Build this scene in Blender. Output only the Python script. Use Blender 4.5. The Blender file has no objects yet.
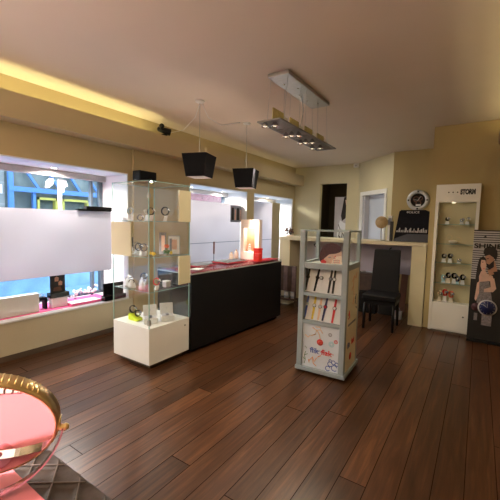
import bpy, bmesh, math, random
from mathutils import Vector, Matrix
random.seed(7)
sc = bpy.context.scene
COL = sc.collection
PI = math.pi
R = math.radians

# ------------------------------------------------------------------ materials
def nt(name):
    m = bpy.data.materials.new(name); m.use_nodes = True
    n = m.node_tree.nodes; l = m.node_tree.links
    return m, n, l, n['Principled BSDF']

def M(name, col, rough=.5, metal=0., noise=0., scale=8., bump=0., spec=.5, emit=None, es=0., coat=0., sheen=0.):
    m, n, l, b = nt(name)
    c = (*col, 1)
    b.inputs['Base Color'].default_value = c
    b.inputs['Roughness'].default_value = rough
    b.inputs['Metallic'].default_value = metal
    b.inputs['Specular IOR Level'].default_value = spec
    b.inputs['Coat Weight'].default_value = coat
    b.inputs['Sheen Weight'].default_value = sheen
    if emit:
        b.inputs['Emission Color'].default_value = (*emit, 1)
        b.inputs['Emission Strength'].default_value = es
    if noise or bump:
        tc = n.new('ShaderNodeTexCoord'); tx = n.new('ShaderNodeTexNoise')
        tx.inputs['Scale'].default_value = scale; tx.inputs['Detail'].default_value = 4
        l.new(tc.outputs['Object'], tx.inputs['Vector'])
        if noise:
            r = n.new('ShaderNodeValToRGB')
            r.color_ramp.elements[0].position = .3; r.color_ramp.elements[1].position = .7
            r.color_ramp.elements[0].color = (*[max(0, x*(1-noise)) for x in col], 1)
            r.color_ramp.elements[1].color = (*[min(1, x*(1+noise)) for x in col], 1)
            l.new(tx.outputs['Fac'], r.inputs['Fac']); l.new(r.outputs['Color'], b.inputs['Base Color'])
        if bump:
            bp = n.new('ShaderNodeBump'); bp.inputs['Strength'].default_value = bump; bp.inputs['Distance'].default_value = .01
            l.new(tx.outputs['Fac'], bp.inputs['Height']); l.new(bp.outputs['Normal'], b.inputs['Normal'])
    return m

def glass(name, tint=(1, 1, 1), refl=.12, edge=None):
    m = bpy.data.materials.new(name); m.use_nodes = True
    n = m.node_tree.nodes; l = m.node_tree.links; n.clear()
    o = n.new('ShaderNodeOutputMaterial'); t = n.new('ShaderNodeBsdfTransparent'); g = n.new('ShaderNodeBsdfGlossy')
    g.inputs['Roughness'].default_value = .02
    t.inputs['Color'].default_value = (*tint, 1)
    f = n.new('ShaderNodeFresnel'); f.inputs['IOR'].default_value = 1.45
    ma = n.new('ShaderNodeMath'); ma.operation = 'MULTIPLY'; ma.inputs[1].default_value = refl/.12
    mx = n.new('ShaderNodeMixShader')
    l.new(f.outputs['Fac'], ma.inputs[0]); l.new(ma.outputs[0], mx.inputs['Fac'])
    l.new(t.outputs[0], mx.inputs[1]); l.new(g.outputs[0], mx.inputs[2]); l.new(mx.outputs[0], o.inputs['Surface'])
    return m

def frosted(name, col, tr=.6):
    m = bpy.data.materials.new(name); m.use_nodes = True
    n = m.node_tree.nodes; l = m.node_tree.links; n.clear()
    o = n.new('ShaderNodeOutputMaterial'); t = n.new('ShaderNodeBsdfTranslucent'); d = n.new('ShaderNodeBsdfDiffuse'); g = n.new('ShaderNodeBsdfGlossy')
    g.inputs['Roughness'].default_value = .25
    tc = n.new('ShaderNodeTexCoord'); ns = n.new('ShaderNodeTexNoise'); ns.inputs['Scale'].default_value = 1.3; ns.inputs['Detail'].default_value = 1
    r = n.new('ShaderNodeValToRGB'); r.color_ramp.elements[0].color = (*[c*.88 for c in col], 1); r.color_ramp.elements[1].color = (*col, 1)
    r.color_ramp.elements[0].position = .35; r.color_ramp.elements[1].position = .65
    l.new(tc.outputs['Object'], ns.inputs['Vector']); l.new(ns.outputs['Fac'], r.inputs['Fac'])
    l.new(r.outputs['Color'], t.inputs['Color']); l.new(r.outputs['Color'], d.inputs['Color'])
    a = n.new('ShaderNodeMixShader'); a.inputs['Fac'].default_value = tr
    l.new(d.outputs[0], a.inputs[1]); l.new(t.outputs[0], a.inputs[2])
    b = n.new('ShaderNodeMixShader'); b.inputs['Fac'].default_value = .06
    l.new(a.outputs[0], b.inputs[1]); l.new(g.outputs[0], b.inputs[2]); l.new(b.outputs[0], o.inputs['Surface'])
    return m

def plank_floor():
    m, n, l, b = nt('dark_plank_floor')
    tc = n.new('ShaderNodeTexCoord'); sp = n.new('ShaderNodeSeparateXYZ'); l.new(tc.outputs['Object'], sp.inputs[0])
    def math_(op, a, bb=None):
        x = n.new('ShaderNodeMath'); x.operation = op
        for i, v in enumerate((a, bb)):
            if v is None: continue
            if isinstance(v, (int, float)): x.inputs[i].default_value = v
            else: l.new(v, x.inputs[i])
        return x.outputs[0]
    W = .146
    u = math_('DIVIDE', math_('ADD', sp.outputs['X'], .128+W*60), W)
    iu = math_('FLOOR', u); fu = math_('FRACT', u)
    wn = n.new('ShaderNodeTexWhiteNoise'); wn.noise_dimensions = '1D'; l.new(iu, wn.inputs['W'])
    v = math_('ADD', math_('DIVIDE', sp.outputs['Y'], 2.3), math_('MULTIPLY', wn.outputs['Value'], 7.3))
    v = math_('ADD', v, 20)
    iv = math_('FLOOR', v); fv = math_('FRACT', v)
    cb = n.new('ShaderNodeCombineXYZ'); l.new(iu, cb.inputs[0]); l.new(iv, cb.inputs[1])
    w2 = n.new('ShaderNodeTexWhiteNoise'); w2.noise_dimensions = '2D'; l.new(cb.outputs[0], w2.inputs['Vector'])
    # grain
    mp = n.new('ShaderNodeMapping'); mp.inputs['Scale'].default_value = (26, 1.6, 1); l.new(tc.outputs['Object'], mp.inputs['Vector'])
    ad = n.new('ShaderNodeVectorMath'); ad.operation = 'ADD'; l.new(mp.outputs[0], ad.inputs[0])
    sc_ = n.new('ShaderNodeVectorMath'); sc_.operation = 'SCALE'; sc_.inputs['Scale'].default_value = 13.; l.new(w2.outputs['Color'], sc_.inputs[0]); l.new(sc_.outputs[0], ad.inputs[1])
    ns = n.new('ShaderNodeTexNoise'); ns.inputs['Scale'].default_value = 1.5; ns.inputs['Detail'].default_value = 6; ns.inputs['Roughness'].default_value = .62
    ns.inputs['Distortion'].default_value = .5
    l.new(ad.outputs[0], ns.inputs['Vector'])
    r1 = n.new('ShaderNodeValToRGB'); e = r1.color_ramp.elements
    e[0].position = .25; e[0].color = (.030, .0115, .0048, 1); e[1].position = .8; e[1].color = (.155, .066, .026, 1)
    x = e.new(.52); x.color = (.076, .030, .0118, 1)
    l.new(ns.outputs['Fac'], r1.inputs['Fac'])
    hs = n.new('ShaderNodeHueSaturation'); l.new(r1.outputs['Color'], hs.inputs['Color'])
    mr = n.new('ShaderNodeMapRange'); mr.inputs['To Min'].default_value = .68; mr.inputs['To Max'].default_value = 1.5
    l.new(w2.outputs['Value'], mr.inputs['Value']); l.new(mr.outputs[0], hs.inputs['Value'])
    gap = math_('MAXIMUM', math_('LESS_THAN', fu, .028), math_('LESS_THAN', fv, .0022))
    mx = n.new('ShaderNodeMix'); mx.data_type = 'RGBA'; l.new(gap, mx.inputs['Factor']); l.new(hs.outputs['Color'], mx.inputs['A']); mx.inputs['B'].default_value = (.018, .009, .006, 1)
    l.new(mx.outputs['Result'], b.inputs['Base Color'])
    rr = n.new('ShaderNodeMapRange'); rr.inputs['To Min'].default_value = .24; rr.inputs['To Max'].default_value = .42; l.new(ns.outputs['Fac'], rr.inputs['Value'])
    l.new(math_('MAXIMUM', rr.outputs[0], gap), b.inputs['Roughness'])
    l.new(math_('SUBTRACT', .42, math_('MULTIPLY', gap, .34)), b.inputs['Specular IOR Level'])
    bp = n.new('ShaderNodeBump'); bp.inputs['Strength'].default_value = .35; bp.inputs['Distance'].default_value = .004
    hh = math_('SUBTRACT', math_('MULTIPLY', ns.outputs['Fac'], .25), gap); l.new(hh, bp.inputs['Height']); l.new(bp.outputs['Normal'], b.inputs['Normal'])
    return m

def brick(name, c1, c2, mortar, scale=1.):
    m, n, l, b = nt(name)
    tc = n.new('ShaderNodeTexCoord'); mp = n.new('ShaderNodeMapping'); mp.inputs['Rotation'].default_value = (R(90), 0, R(90))
    l.new(tc.outputs['Object'], mp.inputs['Vector'])
    t = n.new('ShaderNodeTexBrick'); t.inputs['Color1'].default_value = (*c1, 1); t.inputs['Color2'].default_value = (*c2, 1); t.inputs['Mortar'].default_value = (*mortar, 1)
    t.inputs['Scale'].default_value = scale; t.inputs['Mortar Size'].default_value = .012; t.inputs['Brick Width'].default_value = .22; t.inputs['Row Height'].default_value = .075
    l.new(mp.outputs[0], t.inputs['Vector']); l.new(t.outputs['Color'], b.inputs['Base Color']); b.inputs['Roughness'].default_value = .9
    return m

mt = dict(
    floor=plank_floor(),
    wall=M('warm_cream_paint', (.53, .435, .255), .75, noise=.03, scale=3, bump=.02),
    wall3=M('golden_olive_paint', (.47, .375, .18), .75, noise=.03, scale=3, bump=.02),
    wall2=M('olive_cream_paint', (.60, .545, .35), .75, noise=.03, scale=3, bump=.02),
    soffit=M('cream_soffit_paint', (.53, .435, .265), .7, noise=.02, scale=3),
    ceil=M('ceiling_paint', (.74, .63, .51), .8, noise=.02, scale=2),
    white=M('white_lacquer', (.86, .86, .82), .35, noise=.015, scale=4),
    reveal=M('white_reveal_paint', (.86, .86, .85), .6, noise=.01, scale=4),
    cream=M('cream_laminate', (.66, .60, .40), .45, noise=.02, scale=4),
    desk=M('desk_cream_laminate', (.62, .56, .40), .5, noise=.02, scale=4),
    basec=M('grey_brown_baseboard', (.13, .10, .075), .5, noise=.1, scale=6),
    black=M('matt_black_laminate', (.006, .006, .007), .45, noise=.1, scale=10, spec=.3),
    blackg=M('gloss_black', (.008, .008, .009), .15, noise=.05, scale=10),
    fabric=M('black_fabric_shade', (.008, .008, .010), .9, noise=.25, scale=120, bump=.2, spec=.2),
    leather=M('black_leather', (.007, .0065, .008), .6, noise=.2, scale=60, bump=.15, spec=.2),
    chrome=M('chrome', (.75, .75, .75), .12, 1., noise=.02, scale=5),
    steel=M('brushed_steel', (.50, .48, .46), .38, 1., noise=.06, scale=30),
    alu=M('grey_aluminium', (.40, .41, .39), .5, .3, noise=.03, scale=20),
    silver=M('silver_grey_paint', (.35, .42, .47), .45, noise=.02, scale=20),
    brass=M('brass', (.82, .65, .36), .28, 1., noise=.15, scale=30),
    glass=glass('clear_glass', (.992, .999, .996), .016),
    pane=glass('window_glass', (.96, .985, 1.), .02),
    edge=M('green_glass_edge', (.30, .50, .48), .2, noise=.05, scale=20),
    shelf=glass('shelf_glass', (.96, .985, .975), .05),
    frost=frosted('frosted_acrylic', (.86, .83, .85), .6),
    frameg=M('dark_grey_window_frame', (.10, .13, .16), .45, noise=.05),
    blind=M('grey_blind_fabric', (.42, .40, .39), .8, noise=.05, scale=30),
    pink=M('pink_display_card', (.85, .12, .32), .5, noise=.04, scale=10),
    pinkl=M('pale_pink_display_board', (.92, .25, .31), .5, noise=.03, scale=10),
    red=M('red_card', (.75, .035, .02), .4, noise=.05, scale=20),
    redc=M('crimson_cloth', (.45, .01, .03), .7, noise=.1, scale=40),
    lav=M('lavender_laminate', (.42, .39, .48), .5, noise=.03, scale=6),
    brown=M('dark_brown_wood', (.055, .030, .022), .5, noise=.35, scale=14),
    brown2=M('reddish_brown_cardboard', (.17, .075, .05), .6, noise=.2, scale=10),
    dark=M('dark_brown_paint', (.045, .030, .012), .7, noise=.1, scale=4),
    door=M('blue_white_door_paint', (.62, .68, .78), .5, noise=.02, scale=4),
    paper=M('white_card', (.78, .80, .82), .6, noise=.02, scale=10),
    paperg=M('pale_grey_card', (.50, .49, .52), .6, noise=.03, scale=10),
    skin=M('printed_skin', (.50, .27, .18), .6, noise=.1, scale=12),
    skinl=M('printed_pale_skin', (.72, .48, .40), .6, noise=.1, scale=20),
    hair=M('printed_dark_hair', (.016, .010, .010), .6, noise=.3, scale=50),
    hairr=M('printed_burgundy_hair', (.085, .03, .04), .6, noise=.4, scale=40),
    dress=M('printed_silver_dress', (.25, .23, .25), .5, noise=.35, scale=60),
    navy=M('navy_blue', (.012, .018, .10), .35, noise=.2, scale=20),
    slate=M('slate_print', (.045, .048, .07), .6, noise=.1, scale=20),
    clockrim=M('satin_clock_rim', (.55, .56, .58), .45, .4, noise=.05, scale=20),
    seam_sheen=M('seam_highlight_leather', (.16, .12, .105), .5, noise=.15, scale=90),  # paler tone paints in the sheen along the quilt seams
    darkalu=M('dark_aluminium', (.27, .26, .255), .5, .2, noise=.05, scale=20),
    gunmetal=M('polished_grey_steel', (.34, .34, .35), .18, 1., noise=.05, scale=20),
    mauve=M('mauve_brown_wood', (.13, .085, .085), .5, noise=.3, scale=14),
    bluewhite=M('cool_white_panel', (.70, .77, .86), .5, noise=.02, scale=10),
    sillpaint=M('pale_cream_sill_paint', (.66, .61, .46), .6, noise=.02, scale=4),
    navyd=M('dark_navy', (.006, .0065, .012), .7, noise=.2, scale=20, spec=.15),
    green=M('leaf_green', (.05, .19, .03), .6, noise=.3, scale=40),
    yellow=M('yellow_flower', (.75, .55, .05), .6, noise=.2, scale=40),
    coral=M('coral_flower', (.85, .20, .12), .6, noise=.2, scale=40),
    lime=M('lime_acrylic', (.68, .85, .03), .35, noise=.05, scale=20),
    orange=M('orange_print', (.80, .33, .12), .6, noise=.05, scale=20),
    orangel=M('pale_orange_print', (.80, .55, .38), .6, noise=.05, scale=20),
    bluep=M('blue_print', (.07, .13, .45), .6, noise=.05, scale=20),
    cyan=M('pale_cyan_print', (.38, .66, .75), .6, noise=.05, scale=20),
    redp=M('red_print', (.72, .05, .06), .6, noise=.05, scale=20),
    greyp=M('grey_print', (.25, .27, .33), .6, noise=.05, scale=20),
    blackp=M('black_print', (.015, .014, .014), .6, noise=.05, scale=20),
    wood=M('pale_wood', (.46, .33, .17), .5, noise=.15, scale=25),
    whitep=M('white_plastic', (.78, .77, .74), .4, noise=.02, scale=10),
    mirror=M('mirror_silver', (.95, .90, .90), .02, 1., noise=.005, scale=3),
    quilt=M('brown_quilted_leather', (.060, .043, .038), .42, noise=.2, scale=80, bump=.1),
    creampad=M('pale_stone_panel', (.82, .77, .64), .5, noise=.03, scale=10),
    blush=M('blush_acrylic', (.90, .76, .68), .4, noise=.03, scale=10),
    blushin=M('peach_display_lining', (.70, .40, .24), .6, noise=.05, scale=10),
    amber=M('amber_glass', (.62, .55, .24), .15, noise=.1, scale=30),
    bulb=M('halogen_bulb', (1, .95, .85), .3, emit=(1, .86, .62), es=1.1, noise=.01),
    downl=M('downlight_lens', (1, 1, 1), .3, emit=(1, .97, .92), es=12., noise=.01),
    lampin=M('lit_shade_lining', (.85, .8, .75), .6, emit=(1, .85, .72), es=.12, noise=.01),
    bluef=M('blue_painted_steel', (.06, .19, .50), .45, noise=.05, scale=6),
    yellowf=M('yellow_painted_frame', (.42, .42, .09), .5, noise=.05, scale=6),
    facglass=M('dark_shop_glass', (.13, .175, .18), .2, noise=.35, scale=2.5),
    fbrick=brick('pale_grey_brick', (.26, .30, .30), (.20, .24, .25), (.30, .33, .34)),
    street=M('sky_tinted_wet_paving', (.14, .28, .48), .35, noise=.25, scale=2.5),  # sky reflected on the wet paving is put into the blue colour
    bluewall=M('pale_blue_cladding', (.20, .38, .58), .5, noise=.25, scale=2.5),
    navywall=M('deep_blue_cladding', (.05, .08, .38), .5, noise=.1, scale=2.5),
    redsign=M('dull_red_cladding', (.20, .085, .10), .6, noise=.4, scale=5),
    leafw=M('white_decal', (.88, .92, .95), .6, noise=.01),
)

# ------------------------------------------------------------------ mesh builder
class MB:
    def __init__(s): s.bm = bmesh.new()
    def _fin(s, verts, mi, mat=None, smooth=False):
        if mat is not None: bmesh.ops.transform(s.bm, matrix=mat, verts=verts)
        fs = {f for v in verts for f in v.link_faces}
        for f in fs: f.material_index = mi; f.smooth = smooth
        return s
    def box(s, c, d, rz=0, mi=0, bev=0, rx=0, ry=0, taper=None):
        r = bmesh.ops.create_cube(s.bm, size=1)
        vs = r['verts']
        for v in vs:
            t = taper if (taper and v.co.z < 0) else 1
            v.co = Vector((v.co.x*d[0]*t, v.co.y*d[1]*t, v.co.z*d[2]))
        if bev:
            es = list({e for v in vs for e in v.link_edges})
            b = bmesh.ops.bevel(s.bm, geom=es, offset=bev, segments=2, profile=.5, affect='EDGES')
            vs = list({v for f in b['faces'] for v in f.verts} | {v for v in vs if v.is_valid})
        return s._fin(vs, mi, Matrix.Translation(c) @ Matrix.Rotation(rz, 4, 'Z') @ Matrix.Rotation(ry, 4, 'Y') @ Matrix.Rotation(rx, 4, 'X'))
    def b2(s, a, b, mi=0, bev=0):
        return s.box([(a[i]+b[i])/2 for i in range(3)], [abs(b[i]-a[i]) for i in range(3)], mi=mi, bev=bev)
    def cyl(s, p0, p1, r0, r1=None, seg=20, mi=0, cap=True):
        p0 = Vector(p0); p1 = Vector(p1); r1 = r0 if r1 is None else r1
        h = (p1-p0).length
        r = bmesh.ops.create_cone(s.bm, cap_ends=cap, segments=seg, radius1=r0, radius2=r1, depth=h)
        q = (p1-p0).normalized().to_track_quat('Z', 'Y').to_matrix().to_4x4()
        return s._fin(r['verts'], mi, Matrix.Translation((p0+p1)/2) @ q, True)
    def tube(s, pts, rad, seg=8, mi=0, closed=False, flat=None):
        pts = [Vector(p) for p in pts]; n = len(pts); rings = []
        up = Vector((0, 0, 1))
        for i, p in enumerate(pts):
            a = pts[(i-1) % n] if (closed or i) else p; b = pts[(i+1) % n] if (closed or i < n-1) else p
            t = (b-a).normalized(); u = up if abs(t.z) < .95 else Vector((1, 0, 0))
            x = t.cross(u).normalized(); y = x.cross(t).normalized()
            rr = rad[i] if isinstance(rad, (list, tuple)) else rad
            rings.append([s.bm.verts.new(p + x*math.cos(2*PI*k/seg)*rr*(flat or 1) + y*math.sin(2*PI*k/seg)*rr) for k in range(seg)])
        fs = []
        for i in range(n if closed else n-1):
            A = rings[i]; B = rings[(i+1) % n]
            for k in range(seg):
                fs.append(s.bm.faces.new((A[k], A[(k+1) % seg], B[(k+1) % seg], B[k])))
        if not closed:
            fs.append(s.bm.faces.new(rings[0][::-1])); fs.append(s.bm.faces.new(rings[-1]))
        for f in fs: f.material_index = mi; f.smooth = True
        return s
    def lathe(s, prof, c=(0, 0, 0), seg=24, mi=0, mat=None, sx=1, sy=1, smooth=True):
        rings = []
        vs = []
        for r, z in prof:
            ring = [s.bm.verts.new((r*math.cos(2*PI*k/seg)*sx, r*math.sin(2*PI*k/seg)*sy, z)) for k in range(seg)] if r > 1e-6 else [s.bm.verts.new((0, 0, z))]
            rings.append(ring); vs += ring
        for A, B in zip(rings, rings[1:]):
            for k in range(seg):
                if len(A) == 1 and len(B) == 1: continue
                if len(A) == 1: s.bm.faces.new((A[0], B[k], B[(k+1) % seg]))
                elif len(B) == 1: s.bm.faces.new((A[k], A[(k+1) % seg], B[0]))
                else: s.bm.faces.new((A[k], A[(k+1) % seg], B[(k+1) % seg], B[k]))
        m = Matrix.Translation(c) @ (mat if mat is not None else Matrix())
        return s._fin(vs, mi, m, smooth)
    def ring(s, c, R_, w, t, axis='Y', mi=0, seg=28, a0=0, a1=2*PI, sx=1., sz=1., mat=None):
        """flat band bent into a loop; hole looks along Y"""
        n = seg; rows = []
        full = abs(a1-a0-2*PI) < 1e-4
        vs = []
        for i in range(n if full else n+1):
            a = a0+(a1-a0)*i/n; q = []
            for rr, yy in ((R_, -w/2), (R_+t, -w/2), (R_+t, w/2), (R_, w/2)):
                q.append(s.bm.verts.new((rr*math.cos(a)*sx, yy, rr*math.sin(a)*sz)))
            rows.append(q); vs += q
        for i in range(len(rows)-(0 if full else 1)):
            A = rows[i]; B = rows[(i+1) % len(rows)]
            for k in range(4): s.bm.faces.new((A[k], A[(k+1) % 4], B[(k+1) % 4], B[k]))
        if not full:
            s.bm.faces.new(rows[0][::-1]); s.bm.faces.new(rows[-1])
        return s._fin(vs, mi, Matrix.Translation(c) @ (mat if mat is not None else Matrix()), False)
    def ball(s, c, r, mi=0, sx=1, sy=1, sz=1, sub=2):
        q = bmesh.ops.create_icosphere(s.bm, subdivisions=sub, radius=r)
        return s._fin(q['verts'], mi, Matrix.Translation(c) @ Matrix.Diagonal((sx, sy, sz, 1)), True)
    def poly(s, pts, mi=0):
        f = s.bm.faces.new([s.bm.verts.new(p) for p in pts]); f.material_index = mi
        return s
    def prism(s, pts, vec, mi=0):
        vec = Vector(vec)
        a = [s.bm.verts.new(p) for p in pts]; b = [s.bm.verts.new(Vector(p)+vec) for p in pts]
        n = len(pts); fs = [s.bm.faces.new(a[::-1]), s.bm.faces.new(b)]
        for i in range(n): fs.append(s.bm.faces.new((a[i], a[(i+1) % n], b[(i+1) % n], b[i])))
        for f in fs: f.material_index = mi
        return s
    def build(s, name, mats, parent=None, loc=None, rz=0):
        bmesh.ops.recalc_face_normals(s.bm, faces=s.bm.faces[:])
        me = bpy.data.meshes.new(name); s.bm.to_mesh(me); s.bm.free()
        for m in (mats if isinstance(mats, (list, tuple)) else [mats]):
            me.materials.append(mt[m] if isinstance(m, str) else m)
        o = bpy.data.objects.new(name, me); COL.objects.link(o)
        if parent: o.parent = parent
        if loc is not None: o.location = loc
        if rz: o.rotation_euler = (0, 0, rz)
        return o

def tag(o, label, cat, group=None, kind=None):
    o['label'] = label; o['category'] = cat
    if group: o['group'] = group
    if kind: o['kind'] = kind
    return o
def thing(name, label, cat, loc=(0, 0, 0), rz=0, group=None):
    o = bpy.data.objects.new(name, None); COL.objects.link(o)
    o.empty_display_size = .1
    o.location = loc; o.rotation_euler = (0, 0, rz)
    return tag(o, label, cat, group)
def struct(o, label=None):
    o['kind'] = 'structure'
    if label: o['label'] = label
    return o
def dup(root, label, loc, rz=None, group=None):
    r = root.copy(); COL.objects.link(r); r.location = loc
    if rz is not None: r.rotation_euler = (0, 0, rz)
    r['label'] = label
    if group: r['group'] = group
    for ch in list(root.children):
        c = ch.copy(); COL.objects.link(c); c.parent = r
        for g in list(ch.children):
            d = g.copy(); COL.objects.link(d); d.parent = c
    return r
def text(name, s, size, mat, parent, loc, rot, extr=.0008, sx=1., bold=0., align='CENTER'):
    cu = bpy.data.curves.new(name, 'FONT'); cu.body = s; cu.size = size; cu.extrude = extr
    cu.align_x = align; cu.align_y = 'CENTER'; cu.offset = bold
    t = bpy.data.objects.new(name, cu); COL.objects.link(t)
    dg = bpy.context.evaluated_depsgraph_get()
    me = bpy.data.meshes.new_from_object(t.evaluated_get(dg))
    bpy.data.objects.remove(t); bpy.data.curves.remove(cu)
    for v in me.vertices: v.co.x *= sx
    me.name = name; me.materials.clear(); me.materials.append(mt[mat])
    o = bpy.data.objects.new(name, me); COL.objects.link(o)
    o.parent = parent; o.location = loc; o.rotation_euler = rot
    return o
FRONT = (R(90), 0, 0)      # text facing -Y

# ------------------------------------------------------------------ the shell
XL, XR, YB, YF, ZC = -3.74, .62, -1.6, 7.47, 2.72
XG = -4.30                                   # window glass plane
struct(MB().b2((-4.0, YB-.2, -.2), (1.0, 9.2, 0)).build('floor', 'floor'))
struct(MB().b2((-3.95, YB-.2, ZC), (1.0, 9.2, ZC+.15)).build('ceiling', 'ceil'))
# left wall with three display windows
SILL, HEAD = .375, 1.985
W = [(-.9, 2.76), (3.875, 5.44), (5.68, 7.36)]
b = MB()
for y0, y1 in ((YB, W[0][0]), (W[0][1], W[1][0]), (W[1][1], W[2][0]), (W[2][1], 7.6)):
    b.b2((XG-.02, y0, 0), (XL, y1, ZC))
for y0, y1 in W:
    b.b2((XG-.02, y0, 0), (XL, y1, SILL)); b.b2((XG-.02, y0, HEAD), (XL, y1, ZC))
struct(b.build('wall_left', 'wall'))
# shallow pilaster between the first and second window
struct(MB().b2((XL, 2.82, .06), (XL+.035, 3.49, 2.29)).build('trim_1', 'wall'))
# white reveal linings
for i, (y0, y1) in enumerate(W):
    t = .012
    b = MB().b2((XG, y0, HEAD-t), (XL-.001, y1, HEAD-.0005)).b2((XG, y1-t, SILL+.001), (XL-.001, y1-.0005, HEAD-t))
    b.b2((XG, y0+.0005, SILL+.001), (XL-.001, y0+t, HEAD-t))
    struct(b.build('trim_%d' % (i+2), 'reveal'))
    # sill board
    struct(MB().b2((XG, y0+t, SILL+.0005), (XL+.02, y1-t, SILL+.018)).build('trim_%d' % (i+5), 'reveal'))
    # window
    fr = MB(); f = .05; zb = SILL+.02; zt = HEAD-.014; ya, yb = y0+t+.001, y1-t-.001
    fr.b2((XG-.03, ya, zb), (XG+.03, ya+f, zt)).b2((XG-.03, yb-f, zb), (XG+.03, yb, zt))
    fr.b2((XG-.03, ya, zb), (XG+.03, yb, zb+.03)).b2((XG-.03, ya, zt-f), (XG+.03, yb, zt))
    if i == 0: fr.b2((XG-.03, yb-.17, zb), (XG+.03, yb-.14, zt))
    w = struct(fr.build('window_%d' % (i+1), 'frameg'))
    MB().b2((XG-.004, ya+f, zb+.03), (XG+.004, yb-f, zt-f)).build('pane', 'pane', w)
    MB().b2((XG+.035, ya, zt-.075), (XG+.10, yb, zt-.002)).build('roller_blind', 'blind', w)
    if i == 0:
        lf = MB()   # white palm decal on the glass
        x = XG+.006
        def P(y, z): return (x, y, z)
        lf.prism([P(2.165, 1.2), P(2.21, 1.2), P(2.21, 1.885), P(2.165, 1.885)], (.001, 0, 0))
        lf.prism([P(2.12, 1.885), P(2.07, 1.88), P(2.03, 1.83), P(2.02, 1.76), P(2.06, 1.765), P(2.11, 1.81)], (.001, 0, 0))
        lf.prism([P(2.21, 1.885), P(2.27, 1.87), P(2.285, 1.80), P(2.25, 1.79), P(2.235, 1.72), P(2.215, 1.73)], (.001, 0, 0))
        lf.build('window_decal', 'leafw', w)
struct(MB().b2((XL, YB, .0005), (XL+.015, 2.5, .055)).b2((XL, 2.5, .0005), (XL+.015, YF, .055)).build('baseboard_left', 'basec'))
struct(MB().b2((XL+.0005, YB, .0555), (XL+.008, 2.815, SILL-.002)).build('trim_10', 'sillpaint'))
# soffit with cove lip
struct(MB().b2((XL-.02, YB, 2.29), (-3.52, YF, 2.34)).b2((-3.55, YB, 2.30), (-3.52, YF, 2.52)).b2((-3.555, YB, 2.285), (-3.515, YF, 2.31)).build('trim_8', 'soffit'))
# far wall with a dark passage
b = MB()
NX0, NX1, NZ = -3.10, -2.475, 2.315
b.b2((-3.95, YF, 0), (NX0, YF+.12, ZC)).b2((NX1, YF, 0), (-2.19, YF+.12, ZC)).b2((NX0, YF, NZ), (NX1, YF+.12, ZC))
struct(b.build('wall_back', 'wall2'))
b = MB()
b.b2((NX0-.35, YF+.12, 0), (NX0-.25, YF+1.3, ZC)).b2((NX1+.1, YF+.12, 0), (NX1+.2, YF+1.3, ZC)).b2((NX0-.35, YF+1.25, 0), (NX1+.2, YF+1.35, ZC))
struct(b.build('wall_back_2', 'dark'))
# oblique wall with door
A = Vector((-2.22, YF, 0)); ang = math.atan2(6.62-YF, -1.35+2.22); L = math.hypot(.87, .85)
b = MB(); T = .14
def ob(x0, x1, z0, z1, y0=0, y1=T): b.b2((x0, y0, z0), (x1, y1, z1))
ob(0, .20, 0, ZC); ob(1.0, L, 0, ZC); ob(.20, 1.0, 2.02, ZC)
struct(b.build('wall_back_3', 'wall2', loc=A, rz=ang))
b = MB()
for x0, x1, z0, z1 in ((.115, .205, 0.001, 2.09), (.995, 1.06, 0.001, 2.09), (.205, .995, 2.01, 2.09)): b.b2((x0, -.02, z0), (x1, T*.9, z1))
d = struct(b.build('door_1', 'white', loc=A, rz=ang))
MB().b2((.207, .10, .003), (.993, .135, 2.008)).build('door_leaf', 'door', d)
MB().b2((.207, -.005, .003), (.30, .098, 2.008)).build('door_jamb', 'paperg', d)
# clock wall and the return to the cabinet wall
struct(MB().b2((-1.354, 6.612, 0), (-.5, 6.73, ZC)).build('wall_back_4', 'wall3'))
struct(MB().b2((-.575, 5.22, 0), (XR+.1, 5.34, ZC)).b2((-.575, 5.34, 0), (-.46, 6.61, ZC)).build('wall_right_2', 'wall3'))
struct(MB().b2((XR, YB, 0), (XR+.1, 5.22, ZC)).build('wall_right', 'wall'))
struct(MB().b2((XL, YB-.12, 0), (XR+.1, YB, ZC)).build('wall_front', 'wall'))
struct(MB().b2((.125, YB, 2.46), (.155, 5.22, 2.56)).b2((.125, YB, 2.43), (XR, 5.22, 2.47)).build('trim_9', 'soffit'))

# ------------------------------------------------------------------ outside
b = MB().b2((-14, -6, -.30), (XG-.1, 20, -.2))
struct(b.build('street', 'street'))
fx = -8.0
fa = thing('shop_facade', 'blue steel framed shop front across the street, seen through the left window', 'building', (fx, 0, -.2))
MB().b2((-.3, -4, 0), (-.1, 3.02, 4.2)).build('brick_wall', 'fbrick', fa)
MB().b2((-.3, 11.5, 0), (-.1, 18, 4.2)).build('brick_wall', 'fbrick', fa)
MB().b2((-.3, 3.02, 0), (-.18, 11.5, 4.2)).build('glazing', 'facglass', fa)
b = MB()
for y in (3.05, 5.2, 7.6): b.b2((-.05, y, 0), (.02, y+.09, 4.2))
b.b2((-.05, 3.05, 2.14), (.03, 11.5, 2.24)); b.b2((-.05, 3.05, 2.95), (.03, 11.5, 3.05))
for k in range(17): b.box((-.08, 3.45+.47*k, 2.55), (.05, .05, .85), rx=R(34))
for y in (3.52, 4.06, 4.82, 5.9, 6.8): b.b2((-.1, y, .6), (-.02, y+.06, 2.14))
b.build('steel_frame', 'bluef', fa)
for ya, yb in ((3.61, 4.04), (4.15, 4.80), (5.35, 5.88)):
    b = MB()
    for p, q in (((ya, .7), (ya+.045, 2.05)), ((yb-.045, .7), (yb, 2.05)), ((ya, 2.0), (yb, 2.05)), ((ya, .7), (yb, .745))):
        b.b2((-.17, p[0], p[1]), (-.03, q[0], q[1]))
    b.build('window_frame', 'yellowf', fa)
MB().b2((-.1, -4, 0), (.04, 5.25, .62)).build('base_cladding', 'bluewall', fa)
MB().b2((-.1, 5.25, 0), (.05, 11, .62)).build('corner_cladding', 'navywall', fa)
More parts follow.
